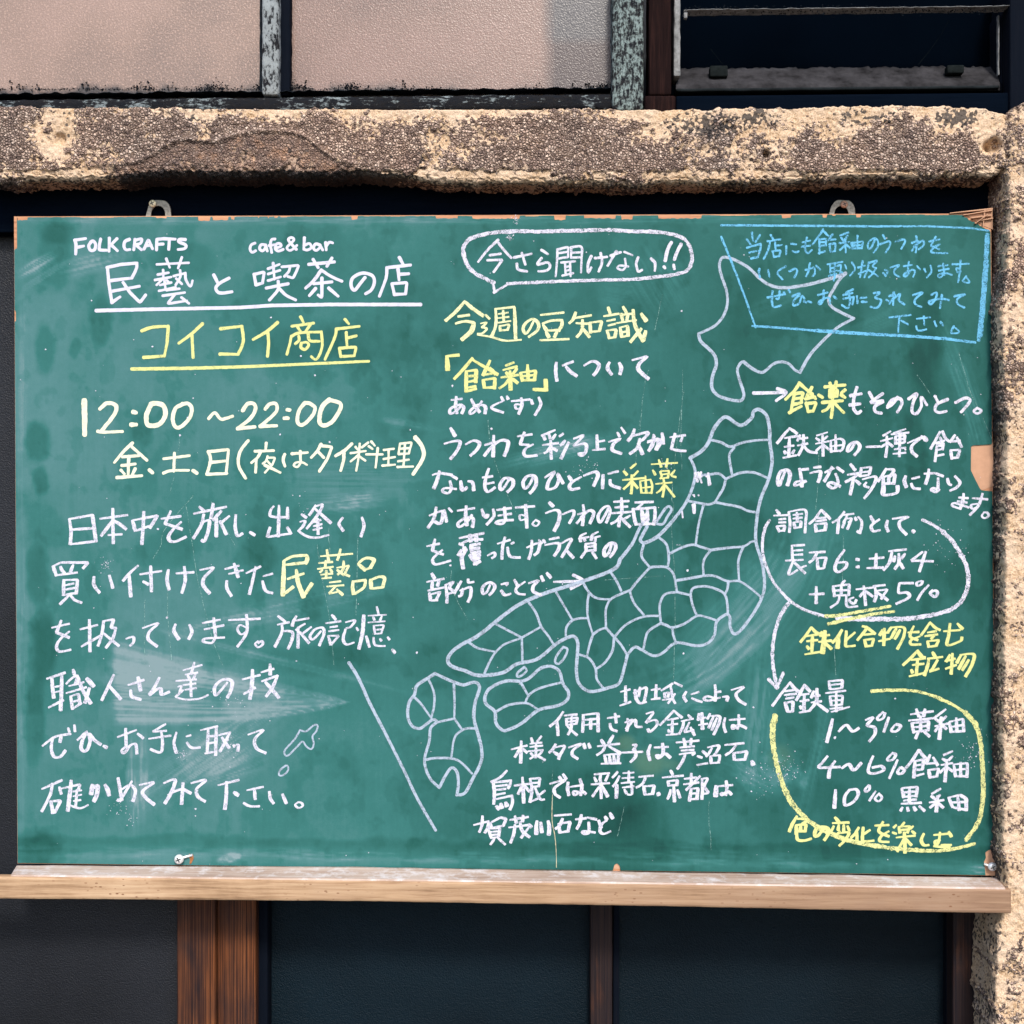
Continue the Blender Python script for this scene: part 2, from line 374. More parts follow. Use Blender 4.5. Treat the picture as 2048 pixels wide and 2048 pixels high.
# handwriting traced as pen strokes: @origin,colour,width text; ~ marks a curved stroke, * a new width
STROKES = '''
@130,460,T,24 FOLK CRAFTS
78,80 88,110 86,192;78,82 165,68;90,140 150,128
~215,90 190,125 205,163 238,155 245,115 225,88 205,95
285,72 275,120 272,160 330,162;355,65 352,170;415,70 362,125;368,118 420,166
~515,75 480,92 472,130 487,158 520,156;560,75 550,158;~560,82 612,72 604,106 560,118;568,120 612,158
632,152 668,75 700,150;648,126 690,122;735,75 732,160;735,75 800,68;740,115 785,112;790,70 882,73;835,72 830,155;~962,76 918,76 912,95 965,120 958,148 905,156
@480,460,T,22 cafe & bar
~120,105 90,120 80,155 98,178 125,166;~205,120 170,118 157,148 178,168 200,148 205,120;205,122 218,168
~280,72 252,78 244,120 254,180;232,125 275,118;~282,145 328,130 318,108 290,114 282,150 308,168 345,155
~450,155 388,82 412,60 430,82 376,138 396,163 428,150 455,122;515,62 510,155;~512,125 555,108 570,140 540,160 512,154
~640,120 604,112 588,145 608,163 635,145 640,120;640,122 662,160;685,100 690,160;~690,125 715,98 742,104
@130,460,T,25 民藝と
340,302 350,420 375,580;336,300 450,275 575,265;~575,265 570,310 535,384;365,405 535,384;375,490 595,450;375,580 440,535;465,420 520,500 600,580 645,520
*20;735,275 990,262;810,230 838,300;935,218 905,305;742,357 828,342;785,320 787,398;720,400 850,376;768,405 733,440;812,400 838,425;760,440 850,420;795,405 805,478;752,487 885,458
870,368 962,345;~920,322 922,375 885,440;~962,345 968,400 1003,452 1020,405;890,388 935,432;812,482 915,470;782,526 958,500;880,512 820,590 975,566;932,540 992,588
*25;1190,360 1228,435;~1312,385 1232,430 1207,470 1240,504 1335,494
*29 rule;250,645 700,634 1400,620 1650,604 2100,596 2845,596
@480,460,T,25 喫茶の店
112,355 128,440;112,355 195,335 180,420;128,438 182,424;*21;225,310 315,275;265,265 275,395;225,352 320,322;225,405 325,375;335,295 470,282 452,330 425,385 382,372;402,292 390,335 355,372
*25;210,465 385,430;~305,410 302,480 235,560;~315,470 370,522 445,560
550,275 755,255;585,235 625,300;735,225 695,290;~650,320 590,405 525,465;~650,320 730,372 815,410;590,430 735,415;655,385 655,542 625,520;605,468 555,525;710,465 785,530
~1000,380 960,430 915,482 888,440 905,380 980,345 1058,365 1075,420 1050,480 1005,510
1275,220 1305,275;1175,302 1365,280;~1175,302 1168,385 1115,530;1265,315 1272,400;1270,355 1350,350;1216,432 1235,515;1216,430 1335,420 1325,510;1235,516 1325,511
@130,460,Y,23 コイコイ
~615,806 700,778 825,770;825,770 817,900 795,1010;630,1020 795,1008;~1100,750 1010,833 910,906;1015,830 1025,1020;1245,790 1415,770;~1415,770 1426,890 1385,995;1240,992 1385,995;~1700,740 1620,808 1505,876;1622,810 1630,900 1620,1010
*23 rule;535,1112 1000,1106 1400,1095 1800,1078 2430,1050
@480,460,Y,21 商店
485,695 508,740;415,770 590,745;455,768 490,820;560,762 522,815;410,852 400,905 375,995;~412,850 480,822 650,815;~650,815 658,920 635,1000 606,1036 570,1012;~470,850 472,880 443,910;~545,830 560,885 635,890;~490,905 487,940 520,955 550,920 530,898 490,905
840,715 870,750;770,792 955,770;~770,792 758,860 680,1035;850,820 856,930;856,865 930,846;795,946 806,1010;795,946 930,935 915,1002;806,1012 915,1006
@130,780,C,40 12:00~
155,86 158,358;*30;~280,150 330,108 385,110 412,142 385,210 290,330;*24;262,330 298,338 460,332;*32;545,175 568,182;530,278 570,276;*38
~690,112 652,200 660,275 712,285 762,268 802,200 790,130 740,108 690,112
*32;~940,112 882,152 862,240 890,298 940,285 1000,218 1014,150 985,108 940,115
*26;~1150,228 1198,182 1245,232 1290,226 1340,210
*28;~1422,165 1460,112 1512,112 1522,160 1480,230 1380,308;1380,310 1518,295
~1602,152 1640,112 1690,114 1685,180 1562,290;1562,290 1692,286;1778,158 1798,160;1755,226 1785,226
@480,780,C,30 00
~520,102 475,160 458,240 482,280 530,260 588,190 598,140 560,108 520,102
*34;~715,78 660,130 635,220 642,270 680,283 740,250 798,160 803,110 760,90 715,80
@130,780,C,24 金、土、日(
~540,425 470,490 395,580;535,455 655,562;460,535 590,525;510,530 506,672;455,605 562,592;448,642 475,672;562,630 540,672;415,700 615,685;*28;675,640 700,662;*22;790,550 995,525;875,505 870,650;~788,665 850,645 990,642;*28;1025,645 1055,665;*24
~1145,492 1165,560 1135,670;1145,495 1308,475 1290,660;1160,580 1290,567;1135,674 1295,668;~1466,405 1402,490 1388,600 1445,705
@480,780,C,22 夜はタイ料理)
210,425 205,480;120,490 270,485;~165,495 140,540 92,582;130,560 125,658;*17;~220,530 208,568 182,588;232,542 282,540 260,595 200,660;218,568 240,592;*22;200,602 322,660
~358,515 345,560 360,610;415,510 540,500;482,490 485,582;*17;~485,585 460,615 430,605 450,580 500,580 535,598
*24;~648,435 620,485 570,540;645,445 735,455 700,550 635,650;622,490 670,540;895,430 840,482 765,527;832,492 830,560 805,645
*18;885,505 1005,488;958,430 950,530 930,645;925,455 942,478;1025,420 975,460;945,522 885,572;955,530 1002,565;1050,412 1078,445;1030,450 1060,472;1010,515 1140,515;1102,465 1085,620
1150,480 1230,470;1190,475 1186,600;1150,552 1240,536;1140,605 1240,597;1280,432 1268,512;1280,430 1375,418 1350,508;1270,512 1350,508;1278,470 1355,464;1320,428 1308,610;1265,570 1350,557;1260,616 1385,612
*32;~1402,380 1455,450 1466,540 1385,672
@80,990,W,21 日本中を旅し、
235,192 250,290 243,392;235,192 420,160 447,370;250,277 430,265;262,392 445,370
480,190 700,160;582,110 586,385;~580,205 540,260 490,325;~590,205 640,235 687,272;545,320 655,314
740,205 762,285;745,202 940,165 880,262;768,285 870,250;830,135 825,260 815,392
970,190 1125,170;1045,130 1000,228 1135,274;~1130,215 1065,275 1028,335 1045,370 1090,370 1168,335
1275,95 1315,130;1230,150 1320,130 1490,95;~1310,155 1290,240 1228,345;~1285,225 1352,205 1345,290 1315,370 1295,362;1385,70 1368,185;1450,128 1385,200;1412,165 1410,330;1515,168 1445,225;1440,210 1490,312
~1567,160 1562,250 1580,325 1620,308;1680,298 1716,320
@400,990,W,19 出逢い
~590,90 566,122 562,165 620,178 700,175;700,100 700,185;632,85 626,330;560,260 537,335 728,308;698,260 728,308
812,155 850,180;~800,215 842,208 820,255;835,240 790,285;~785,285 850,328 930,342 1030,320;~925,82 900,125 875,160;~930,90 980,78 940,160 855,268;915,105 1045,222;905,220 965,200;908,250 975,233;905,280 975,262;942,190 945,312
~1142,182 1112,230 1145,285;~1295,180 1312,250 1288,330
@80,990,W,20 買い付けてきた
105,570 130,642;105,570 165,540 385,540 345,585;~165,575 175,600 195,622;265,560 245,612;130,642 297,620;190,680 188,800;190,680 300,678 290,785;202,722 270,708;200,757 285,742;190,800 290,785;235,800 160,872;240,800 275,840 332,862
~432,655 432,720 475,780;555,645 582,742
~785,565 720,622 665,685;712,632 726,810;800,635 972,608;885,570 892,770;825,692 865,715
~1027,600 1016,680 1032,755;1090,627 1230,618;~1155,575 1162,680 1135,782
~1280,600 1340,588 1385,585 1315,660 1305,720 1355,785
1480,592 1590,565;1510,632 1625,602;1553,550 1585,655;~1495,688 1495,745 1530,806
1650,625 1765,572;~1725,575 1702,680 1675,790;1785,650 1860,630;~1780,690 1805,765 1860,785
@400,990,P,25 民藝品
~672,530 668,650 662,800;~670,528 740,492 852,482;~855,485 858,515 845,545;690,558 845,540;700,672 830,628;665,798 745,735;~770,600 785,700 828,815;825,815 895,710
*17;965,490 1220,470;1015,440 1030,530;1125,435 1100,520;950,545 1060,535;1005,525 1002,580;940,592 1065,575;980,600 960,618;1040,590 1055,615;968,638 1060,628;1010,605 1010,665;975,668 1050,660;1095,582 1190,566;~1150,530 1142,598 1102,635;1098,600 1150,640;~1190,568 1162,628 1195,650;1035,700 1125,690;1015,732 1150,722;1085,730 1030,790 1115,772;1095,755 1140,798
*22;1265,550 1320,600;~1265,550 1320,507 1390,518 1365,580;1312,600 1370,580;~1225,690 1220,740 1228,790;1225,692 1325,680;~1325,682 1310,740 1240,788;1365,678 1370,745;~1365,682 1430,655 1475,665 1462,735;1375,748 1460,738
@80,990,W,20 を扱っています。
95,1062 235,1030;170,1005 132,1100 232,1140;~235,1092 165,1150 132,1210 155,1252 245,1238
320,1075 460,1040;395,1000 400,1250;332,1212 480,1128;~510,1010 495,1110 465,1205;510,1008 590,995 570,1060 608,1066;~608,1066 580,1150 528,1220;512,1110 630,1206
*17;~688,1150 745,1135 748,1175 720,1206;*20
~820,1065 945,1025 875,1095 868,1155 935,1210
~1085,1035 1070,1085 1110,1152;~1195,1040 1215,1095 1190,1150
1300,1025 1440,998;1315,1075 1470,1042;1390,985 1405,1130;~1405,1130 1375,1182 1308,1172 1330,1148 1475,1140
1510,1000 1760,990;~1652,960 1658,1060 1640,1130 1580,1212;*16;~1650,1062 1600,1040 1580,1078 1610,1115 1652,1092;~1745,1168 1720,1192 1748,1218 1782,1195 1775,1168 1745,1185
@400,990,W,19 旅の記憶、
625,970 680,1012;620,1037 712,1018;~655,1035 655,1100 600,1212;~650,1090 735,1095 735,1160 705,1228;~770,970 745,1020 738,1045;750,1008 870,985;~840,1030 790,1060 770,1080;786,1060 784,1220;890,1055 820,1110;800,1098 870,1182
~968,1090 905,1155 880,1130 920,1075 980,1062 992,1110 955,1202
*17;1055,960 1085,995;1005,1026 1125,1010;1040,1057 1098,1050;1030,1090 1110,1080;1025,1127 1045,1195;1025,1127 1112,1125 1050,1195;~1165,1018 1240,1003 1205,1055 1170,1065;~1165,1075 1145,1150 1170,1195 1232,1180
*23;~1310,965 1300,1100 1272,1228;*14;1252,1062 1265,1082;1415,895 1430,960;1345,966 1490,958;1385,972 1395,1000;1455,970 1440,1002;1345,1020 1480,1010;1390,1045 1400,1112;1390,1045 1472,1040 1450,1106;1395,1080 1458,1074;1400,1112 1450,1106
*17;1330,1130 1355,1215;~1388,1140 1402,1200 1480,1208;1440,1152 1450,1165;1502,1138 1515,1155;1538,1235 1558,1262
@60,1320,W,23 職人さん達の
135,150 280,102;~175,142 180,220 190,300;~255,110 252,220 245,400;*17;200,215 240,208;200,258 240,250;*22;150,380 265,322;*19;345,78 355,115;~290,190 330,150 378,125 365,185;312,208 430,178;290,265 450,218;*24;~385,142 420,240 485,345;475,225 440,340;*28;455,150 508,208;*19;325,290 340,392;325,290 388,270 400,352;340,335 392,322;345,388 410,345
*22;~670,120 630,205 575,320;632,205 725,312;785,200 910,160;865,140 885,242;~805,242 815,292 885,316;~1035,142 1000,210 955,280 1010,238 1045,230 1055,275 1115,255
*17;1225,82 1375,40;1315,20 1290,110;1240,117 1340,100;1262,125 1278,152;1325,108 1308,150;1165,167 1330,155;1225,200 1325,188;1240,238 1330,225;1285,165 1290,290;~1185,215 1212,208 1195,258;1225,240 1165,295;~1165,295 1240,316 1350,310 1425,280
*21;~1578,180 1530,240 1485,282 1480,210 1550,155 1615,172 1608,240 1580,300
@400,1300,W,21 技
340,235 480,200;~420,160 415,280 400,390;350,352 440,302;490,178 590,150;560,115 562,195;495,250 620,205;~620,205 580,300 530,370;525,258 630,380
@60,1320,W,20 ぜひ、お手に取って
~100,688 200,615 325,592;~185,620 170,700 190,770 240,775 282,725;250,600 240,655;*16;305,545 315,575;355,520 360,570;*21;~380,640 455,572 420,640 410,710 450,726 482,650 472,590 515,640 565,675;*24;588,688 614,700;*19
700,617 850,560;765,550 770,690;~770,690 735,722 755,745 800,685 845,675 855,748;862,590 905,625
1085,512 985,572;985,574 1090,566;950,630 1125,605;~1050,572 1060,660 1045,738 965,714
~1172,580 1152,660 1170,742;1250,612 1285,602;~1255,660 1290,700 1360,700
1365,562 1500,530;1425,560 1418,742;1490,535 1485,760;1425,612 1475,608;1425,667 1475,660;1400,748 1490,732;1510,602 1600,578;~1600,578 1560,660 1520,728;1535,620 1592,700;1628,680 1636,690;~1650,678 1668,680 1662,726
~1745,597 1865,560 1800,630 1812,705 1885,745
@400,1300,L,15 islands
~800,640 850,650 910,602 942,605 930,650 900,690 910,750 890,793 850,770 820,732 780,770 710,840 682,840 680,800 760,710 800,640
~685,925 642,960 632,1000 668,1000 705,962 702,928 685,925
@60,1320,W,21 確かめてみて下さ
95,1032 255,962;~180,990 160,1080 95,1210;165,1130 185,1222;165,1130 245,1125 198,1218;*18;235,1018 250,1070;245,1030 400,995 385,1045;*23;~330,965 320,1060 302,1205;*17;345,1052 412,1042;345,1090 412,1078;348,1128 405,1120;375,1040 365,1175;~325,1165 400,1186 465,1160
*27;~495,1035 540,1005 535,1075 512,1128;500,1000 490,1070;*24;600,1000 618,1030 632,1080;*21
705,945 735,1120;~815,970 770,1045 720,1120 702,1120;~735,1035 800,1000 842,1045 825,1128
~875,1000 990,980 905,1045 920,1095 992,1155
~1070,985 1155,955 1155,1000 1120,1080 1080,1145;~1105,1080 1160,1050 1220,1035 1285,1065;1225,985 1212,1150
~1290,985 1405,960 1335,1030 1345,1095 1400,1130
1505,1002 1670,960;~1572,975 1570,1080 1560,1190;*24;1632,1060 1664,1080;*19;1735,1042 1865,1015;1795,1030 1802,1112;~1710,1145 1760,1170 1835,1170
@400,1300,W,19 い。
555,1135 562,1190 588,1226;660,1155 690,1225;*15;~785,1217 762,1240 790,1264 822,1245 810,1222 785,1217
@400,1300,L,25 diagonal
~1192,102 1270,230 1360,430 1480,660 1630,960 1740,1190 1885,1442
@900,440,R,28 bubble
~350,500 250,455 160,390 115,300 108,220 150,160 230,125 350,100 450,95 560,88 700,92 850,88 1050,85 1250,80 1450,90 1650,95 1780,115 1870,150 1920,220 1935,320 1900,400 1800,435 1650,455 1450,475 1200,480 900,490 650,500 460,510;*20;345,505 358,578;352,580 470,510
@900,440,W,19 今さら聞けない!!
~385,160 310,230 225,335;~385,180 440,250 490,302;320,282 405,270;300,322 420,318 350,415;512,300 652,270;575,265 602,355;~535,350 545,395 615,410;732,240 782,272;~732,305 700,355 780,340 800,375 770,405 708,410
*17;~860,235 855,340 845,450;865,235 945,215 945,295;870,265 940,255;870,308 945,295;~965,220 1050,215 1052,310 1048,420;970,218 968,300;970,262 1050,258;970,302 1045,298;890,340 1000,330;920,345 925,430;960,345 965,450;925,375 960,370;925,405 960,400;900,445 985,425
*20;~1130,290 1105,350 1105,420 1130,380;1160,305 1255,295;~1205,265 1215,340 1190,410;1285,285 1365,258;1330,250 1262,365;*16;1395,255 1460,282;~1400,310 1405,370 1380,400 1340,385 1360,365 1425,372
*20;~1505,300 1490,350 1505,410 1535,400;~1610,310 1640,345 1638,405;*26;~1770,180 1740,240 1722,325;~1848,195 1815,260 1795,315;*22;1712,375 1720,385;1790,360 1795,390
@870,580,P,24 今週の
~240,90 170,170 85,245;~245,100 305,150 385,205;185,212 275,200;~165,268 240,250 310,262;*30;~310,265 290,330 215,395;*16;405,200 435,230;~365,268 410,262 375,300;~375,300 415,310 380,345 340,350;~340,358 450,375 560,405 690,398
*20;~485,150 490,250 478,310 455,365;485,152 635,135;~635,140 640,250 645,385;*16;505,192 585,180;545,165 550,250;500,225 590,215;505,262 605,248;518,285 522,325;518,288 595,275 580,320;522,325 585,318
*20;~790,245 760,310 725,350 705,310 730,260 785,232 825,265 820,320 750,375
@870,580,P,21 豆知識
845,200 1030,180;~860,270 930,245 1015,240;~865,280 895,325;~1015,240 1015,280 990,325;895,325 990,320;890,335 910,375;975,335 955,375;840,402 1070,392;*20
~1125,180 1105,235 1075,265;1100,228 1250,202;1130,265 1230,270;1180,240 1180,290;~1180,290 1165,340 1135,375;1185,310 1235,375;1240,260 1245,340;1240,262 1335,248 1315,325;1250,335 1315,328
*19;1385,140 1400,185;1350,210 1470,190;1375,248 1440,235;1385,285 1440,272;1375,325 1395,385;1375,325 1450,315 1440,375;1395,385 1440,378;1505,135 1530,180;1480,200 1570,190;1490,190 1500,240;1545,190 1535,240;1450,265 1610,240;1480,300 1495,375;1480,300 1540,285 1545,365;1490,340 1540,330;1495,375 1540,365;*24;~1585,160 1600,280 1665,408;1650,310 1565,415;1650,190 1688,245;1685,330 1668,400
@870,580,Y,28 「飴釉」
92,530 190,520;95,530 102,635;*22;~300,545 230,630 155,710;~305,560 370,600 500,675;250,650 250,810;255,650 330,640 325,735;255,690 325,685;262,735 320,725;262,780 325,770;240,815 330,790
~440,565 405,640 385,680;385,680 465,665;440,625 480,672;385,720 395,780;385,720 480,705 475,785;395,782 475,778;565,605 630,580;545,640 655,612;570,660 590,685;655,630 625,670;530,700 665,680;600,650 605,795;~600,700 565,750 515,785;610,705 660,742
685,665 700,725;685,662 805,645 795,720;740,600 745,720;700,690 800,680;700,722 795,720;*28;885,720 888,800;788,795 885,800
@870,580,W,22 について
~970,582 965,650 975,725;1020,605 1105,572;~1050,615 1080,650 1132,688;~1192,605 1260,570 1310,595 1300,640 1270,680;~1395,580 1380,625 1412,675;~1475,585 1490,625 1480,672;~1578,562 1640,545 1695,535 1635,590 1630,640 1705,710
@870,580,W,20 あめぐすり
130,880 215,870;~170,855 165,920 175,985;~215,915 180,960 125,990 125,950 190,920 230,940 215,985;~290,875 320,930 355,975;~375,890 330,960 290,990 280,970 340,920 400,930 400,985;*18;530,855 545,885;575,850 585,870;*20;~540,890 450,940 545,980
612,890 760,875;~690,865 695,920 670,990;*15;~690,920 645,915 650,950 690,945;*19;770,880 780,910;~830,860 845,920 800,1000
@840,840,W,22 うつわを彩る上で欠か
245,65 280,125;~195,190 270,170 320,175 300,240 245,310;~365,195 430,165 475,185 460,230 405,285;590,125 585,290;~520,200 600,180 550,240 515,285;~540,250 630,170 700,170 700,220 675,285
780,130 895,115;835,100 800,195 870,200;~905,195 850,225 830,260 850,290 935,282
*20;~1080,80 1010,110 972,125;985,120 1000,155;1030,110 1040,145;1085,115 1060,150;980,200 1105,185;1045,165 1050,310;~1045,210 1020,250 995,265;1055,220 1095,245;1115,130 1145,110;*22;~1160,165 1140,190 1125,200;~1190,180 1160,240 1130,305
*20;~1230,150 1305,125 1230,205;~1230,205 1320,190 1330,240 1300,285 1270,270 1310,265;*20
1415,120 1420,235;1420,175 1475,165;1380,240 1480,232;~1510,175 1600,150 1550,190 1540,240 1610,268;*15;1580,100 1595,130;1610,60 1640,105
*22;~1715,75 1700,120 1665,165;~1690,130 1820,100 1790,150 1760,170;~1760,150 1740,220 1680,270;1745,190 1780,270;~1820,180 1925,160 1895,235;~1875,130 1860,200 1830,245
@1160,840,W,24,5.083 か せ
835,135 850,240;~690,215 790,190 790,240 770,300;~750,150 735,230 700,310;*26;915,175 1070,155;965,140 930,290;~930,295 1000,310 1075,315;*22;1045,165 1025,215
@840,840,W,22 ないもののひとつに
~100,440 160,425 255,440;~155,410 140,470 112,545;*18;245,440 295,470;~240,490 250,550 225,585 180,570 200,545 290,552;*22;~325,490 340,560 375,540;~385,490 420,500 430,560
500,460 580,450;510,515 590,500;~550,390 525,470 520,540 545,575 600,540;~710,480 680,530 650,560 640,520 680,465 740,480 740,530 700,575
~905,455 880,510 840,550 825,500 860,450 915,450 930,500 910,550 880,585
~1000,460 1075,415 1030,490 1020,550 1080,540 1110,480 1100,430 1145,505
1190,450 1215,490;~1290,455 1220,495 1195,530 1215,555 1275,545;~1310,445 1400,415 1425,440 1410,480 1390,525;1465,440 1460,545;1505,430 1585,410;~1520,480 1530,520 1600,545
@1160,840,Y,22,5.083 釉薬
570,445 515,490;445,520 475,555;590,520 545,565;435,610 650,590;~525,560 530,650 520,745;~525,610 490,660 445,700;535,630 585,690;*18;610,620 625,740;615,620 720,605;~715,605 735,670 725,745;665,570 672,730;628,690 720,680;625,742 735,738
*19;725,450 990,435;800,405 825,475;890,395 875,475;740,510 765,555;965,510 925,560;930,570 975,580;~815,525 830,570 815,595;820,520 905,515 895,580;825,555 900,545;820,595 900,585;770,650 935,635;~850,600 855,680 840,780;~850,660 820,710 780,740;870,665 960,780
@840,840,W,22 があります。うつわの
~75,765 165,730 185,745 165,825 120,815;~130,700 110,790 65,860;*16;195,720 215,810;230,705 255,735;205,760 210,815;*21;300,725 435,705;~370,690 365,770 375,840;~415,760 380,810 320,855 305,825 370,780 425,790 420,855
~495,715 510,760 535,780 540,760;~585,715 590,770 535,835;615,720 730,705;625,765 730,750;675,700 685,800;~685,790 660,830 610,825 640,805 745,800;765,700 915,690;~845,680 850,770 855,860;*15;~850,770 800,760 805,800 850,790;~925,800 900,830 930,848 955,820 925,800
*22;1035,660 1065,690;~1005,745 1080,720 1115,740 1110,810 1075,885;*20;~1140,755 1220,725 1230,760 1195,825;~1305,680 1310,740 1300,840;~1262,755 1320,745 1255,825;~1285,780 1350,725 1390,745 1360,825
~1505,710 1475,770 1440,820 1425,770 1460,710 1505,690 1520,740 1490,820
@840,840,W,20 表面
1550,655 1670,648;1560,700 1660,692;1535,745 1690,735;1612,625 1615,730;~1620,745 1580,800 1530,830;~1600,770 1590,850;1595,770 1680,855;1680,765 1620,800;*21;1720,660 1865,655;1780,670 1735,710;~1705,710 1715,790 1730,835;1705,715 1880,700;~1880,700 1880,770 1870,835;*22;1775,720 1785,820;1820,715 1815,820;1790,760 1820,755;1785,800 1830,795;1725,835 1875,830
@840,840,W,20 を覆ったガラス質の
55,1010 155,990;~120,955 100,1040;95,1045 185,1075;~180,1040 120,1090 100,1125 130,1155 245,1125
*24;315,945 510,905;400,920 405,970;445,915 450,965;~325,990 400,960 500,955;315,990 345,1000;330,1040 310,1080;~370,1040 335,1100 345,1185;*28;355,1020 360,1040;~410,1000 420,1060;410,1000 480,990;415,1030 475,1025;420,1060 480,1055;410,1090 480,1080;~430,1070 440,1110 475,1100;430,1155 480,1130;400,1080 455,1150
*18;~540,1085 590,1060 600,1085 575,1105;*20;620,990 720,960;~680,940 660,1020 655,1110;730,990 750,980;~700,1020 720,1090 800,1100;*21
~855,1020 950,985 945,1050 915,1080;~895,965 890,1050 870,1110;*16;950,960 975,985;985,960 1000,980;*20;1035,955 1110,940;~1000,1000 1105,985 1110,1030 1075,1085;~1125,990 1210,950 1180,1020 1135,1095;1165,1035 1225,1100
*19;~1330,905 1285,930 1285,970;1270,950 1350,935;1310,940 1320,965;~1425,895 1380,920 1370,960;1370,945 1440,930;1405,945 1400,970;1325,990 1330,1050;1325,990 1400,985 1400,1045;1330,1015 1400,1010;1330,1045 1400,1040;1325,1050 1290,1100;1375,1050 1410,1105
*21;~1530,1000 1510,1060 1480,1090 1475,1040 1520,985 1565,1000 1555,1050 1520,1095
@840,840,W,20 部分のことで→
95,1230 115,1265;55,1295 190,1270;100,1295 95,1345;155,1280 140,1325;65,1365 190,1340;75,1385 85,1440;85,1395 160,1375 130,1440;90,1445 140,1440;~205,1320 215,1400 215,1460;~205,1320 265,1295 235,1340 265,1370 230,1390
~330,1290 300,1340 275,1385;~385,1275 390,1300 430,1295;~320,1365 400,1340 405,1400 385,1455;~345,1350 330,1400 310,1410
~560,1320 535,1375 505,1390 500,1340 550,1300 595,1320 590,1360 555,1400
~650,1315 700,1305 690,1320;~650,1365 680,1400 725,1390;755,1280 785,1330;~840,1295 780,1335 765,1365 790,1390 840,1395
~870,1305 945,1285 905,1330 910,1375 970,1400;970,1250 985,1285;1015,1225 1045,1260;*22;1070,1295 1290,1290;*26;~1225,1240 1300,1290 1205,1350
@1380,430,B,20 box
*16 rule;250,82 900,86 1400,90 1900,90 2250,105 2390,125;250,175 330,370 430,630 525,900;*17;500,888 700,900 1000,925;*26;1000,925 1300,945 1700,965 2050,990;*24;2050,990 2280,1020;*34;2378,160 2368,400 2340,700 2310,1000;*44;2368,400 2345,700 2320,960
@1380,430,B,16 当店にも飴釉のうつわを
495,140 505,205;455,195 485,235;560,160 525,215;455,262 565,230;~565,235 560,290 535,345;475,300 550,285;490,348 545,335;645,160 665,195;620,210 725,195;~640,210 625,280 590,350;680,220 685,280;690,245 735,240;660,290 670,335;660,290 725,280 715,330;670,335 715,330
770,250 770,315;~810,230 850,235;~820,290 850,298 870,290;900,220 960,205;895,255 960,245;~935,180 920,260 940,305 975,280
~1065,115 1030,170 980,235;~1065,125 1100,160 1120,175;1035,195 1035,310;1035,195 1090,190 1085,245;1040,220 1085,215;1040,250 1090,240;1030,305 1080,290;~1140,155 1110,200;1110,200 1165,195;1115,235 1125,295;1115,235 1165,225 1160,290;1125,295 1160,290
1265,140 1200,165;1210,180 1225,205;1260,165 1240,205;1195,225 1275,215;1240,190 1245,300;~1240,240 1200,280;1250,235 1280,265;1290,225 1300,265;1290,225 1385,210 1375,265;1340,165 1340,265;1300,245 1380,240;1300,268 1375,265
~1480,195 1450,260 1425,265 1430,215 1480,185 1505,215 1500,260 1470,300;1545,160 1560,190;~1520,235 1590,210 1600,240 1565,300;~1645,215 1710,195 1720,215 1690,270;~1810,170 1815,230 1805,300;~1775,225 1830,210 1775,285;~1790,255 1860,205 1870,240 1830,275;1915,210 1995,195;~1965,175 1930,240;1930,245 1995,275;~1995,235 1945,265 1935,300 2060,305
@1520,430,B,16 いくつか取り扱っております。
~-5,430 -10,460 0,500;65,440 75,495;~205,410 140,460 180,515;~235,450 285,430 295,455 275,500;365,440 435,420;~435,425 440,465 420,490;~400,385 390,440 370,490;450,405 480,435;*14;540,395 660,375;560,395 565,485;600,385 595,480;565,425 595,420;560,455 595,450;550,490 610,470;600,485 590,525;615,410 650,395 640,470;610,440 660,460;680,400 690,430;~735,380 760,430 720,485
*15;785,420 840,405;~820,370 810,440 800,500;790,470 850,445;870,380 860,440 835,500;~870,385 935,365 900,410 930,425;~930,425 900,470 870,500;870,440 945,490;985,465 1005,490;~1000,440 1020,450 1005,485;~1045,420 1115,400 1075,440 1080,475 1115,495
1150,410 1215,400;~1190,375 1185,430 1190,460;~1190,440 1150,480 1170,490 1210,440 1240,450 1225,495;1255,410 1280,435;1315,430 1325,455;~1365,405 1370,455 1335,500;1425,410 1500,400;1430,445 1510,430;1465,390 1475,480;~1475,470 1440,500 1425,480 1480,465 1535,480;1540,395 1670,390;~1605,365 1600,440 1585,540;~1600,430 1570,425 1580,460 1605,450;~1650,490 1620,530 1675,540 1650,495
@1520,430,B,17 ぜひ、お手にふれてみて
60,660 190,635;~100,610 95,690 110,735 165,725;~155,610 150,670 130,670;190,620 200,635;230,600 240,620;~260,650 320,630 275,680 265,720 310,710 335,650 355,670;350,690 370,700;385,690 410,700
465,640 540,620;~510,605 505,680 480,715 475,690 550,660 560,710;590,650 610,670;745,595 690,620;665,640 740,625;670,670 750,655;~710,620 720,700 700,745 655,720;750,660 740,715;775,650 780,705;805,665 850,660;815,695 855,695
~910,625 960,620 920,660 970,680 940,740 885,735;1010,680 1030,690;1070,620 1065,720;~1035,650 1080,640 1035,710;~1060,680 1120,630 1110,680 1155,715;~1225,640 1300,620 1245,670 1240,710 1290,735;~1370,640 1415,620 1400,680 1365,715 1355,690 1440,670 1510,680;1455,640 1440,745;~1555,650 1640,635 1580,670 1580,710 1635,740
@1520,430,B,15 下さい。
1035,820 1205,800;~1115,815 1110,870 1105,935;1130,845 1185,875;1255,830 1360,820;1310,810 1315,880;~1250,890 1265,925 1330,915;~1395,850 1400,870 1412,890;1445,855 1465,885;~1550,890 1530,945 1595,935 1550,895
@1380,430,L,24 hokkaido
~1245,465 1150,500 950,555 760,582 650,565 560,510 480,430 380,370 300,340 255,345 235,400 250,480 290,600 300,700 270,800 200,885 70,950
~70,950 85,1010 150,1070 200,1130 210,1200 180,1290 175,1380 220,1440 310,1475 400,1485 430,1450 420,1390 390,1300 380,1230 410,1180 430,1175
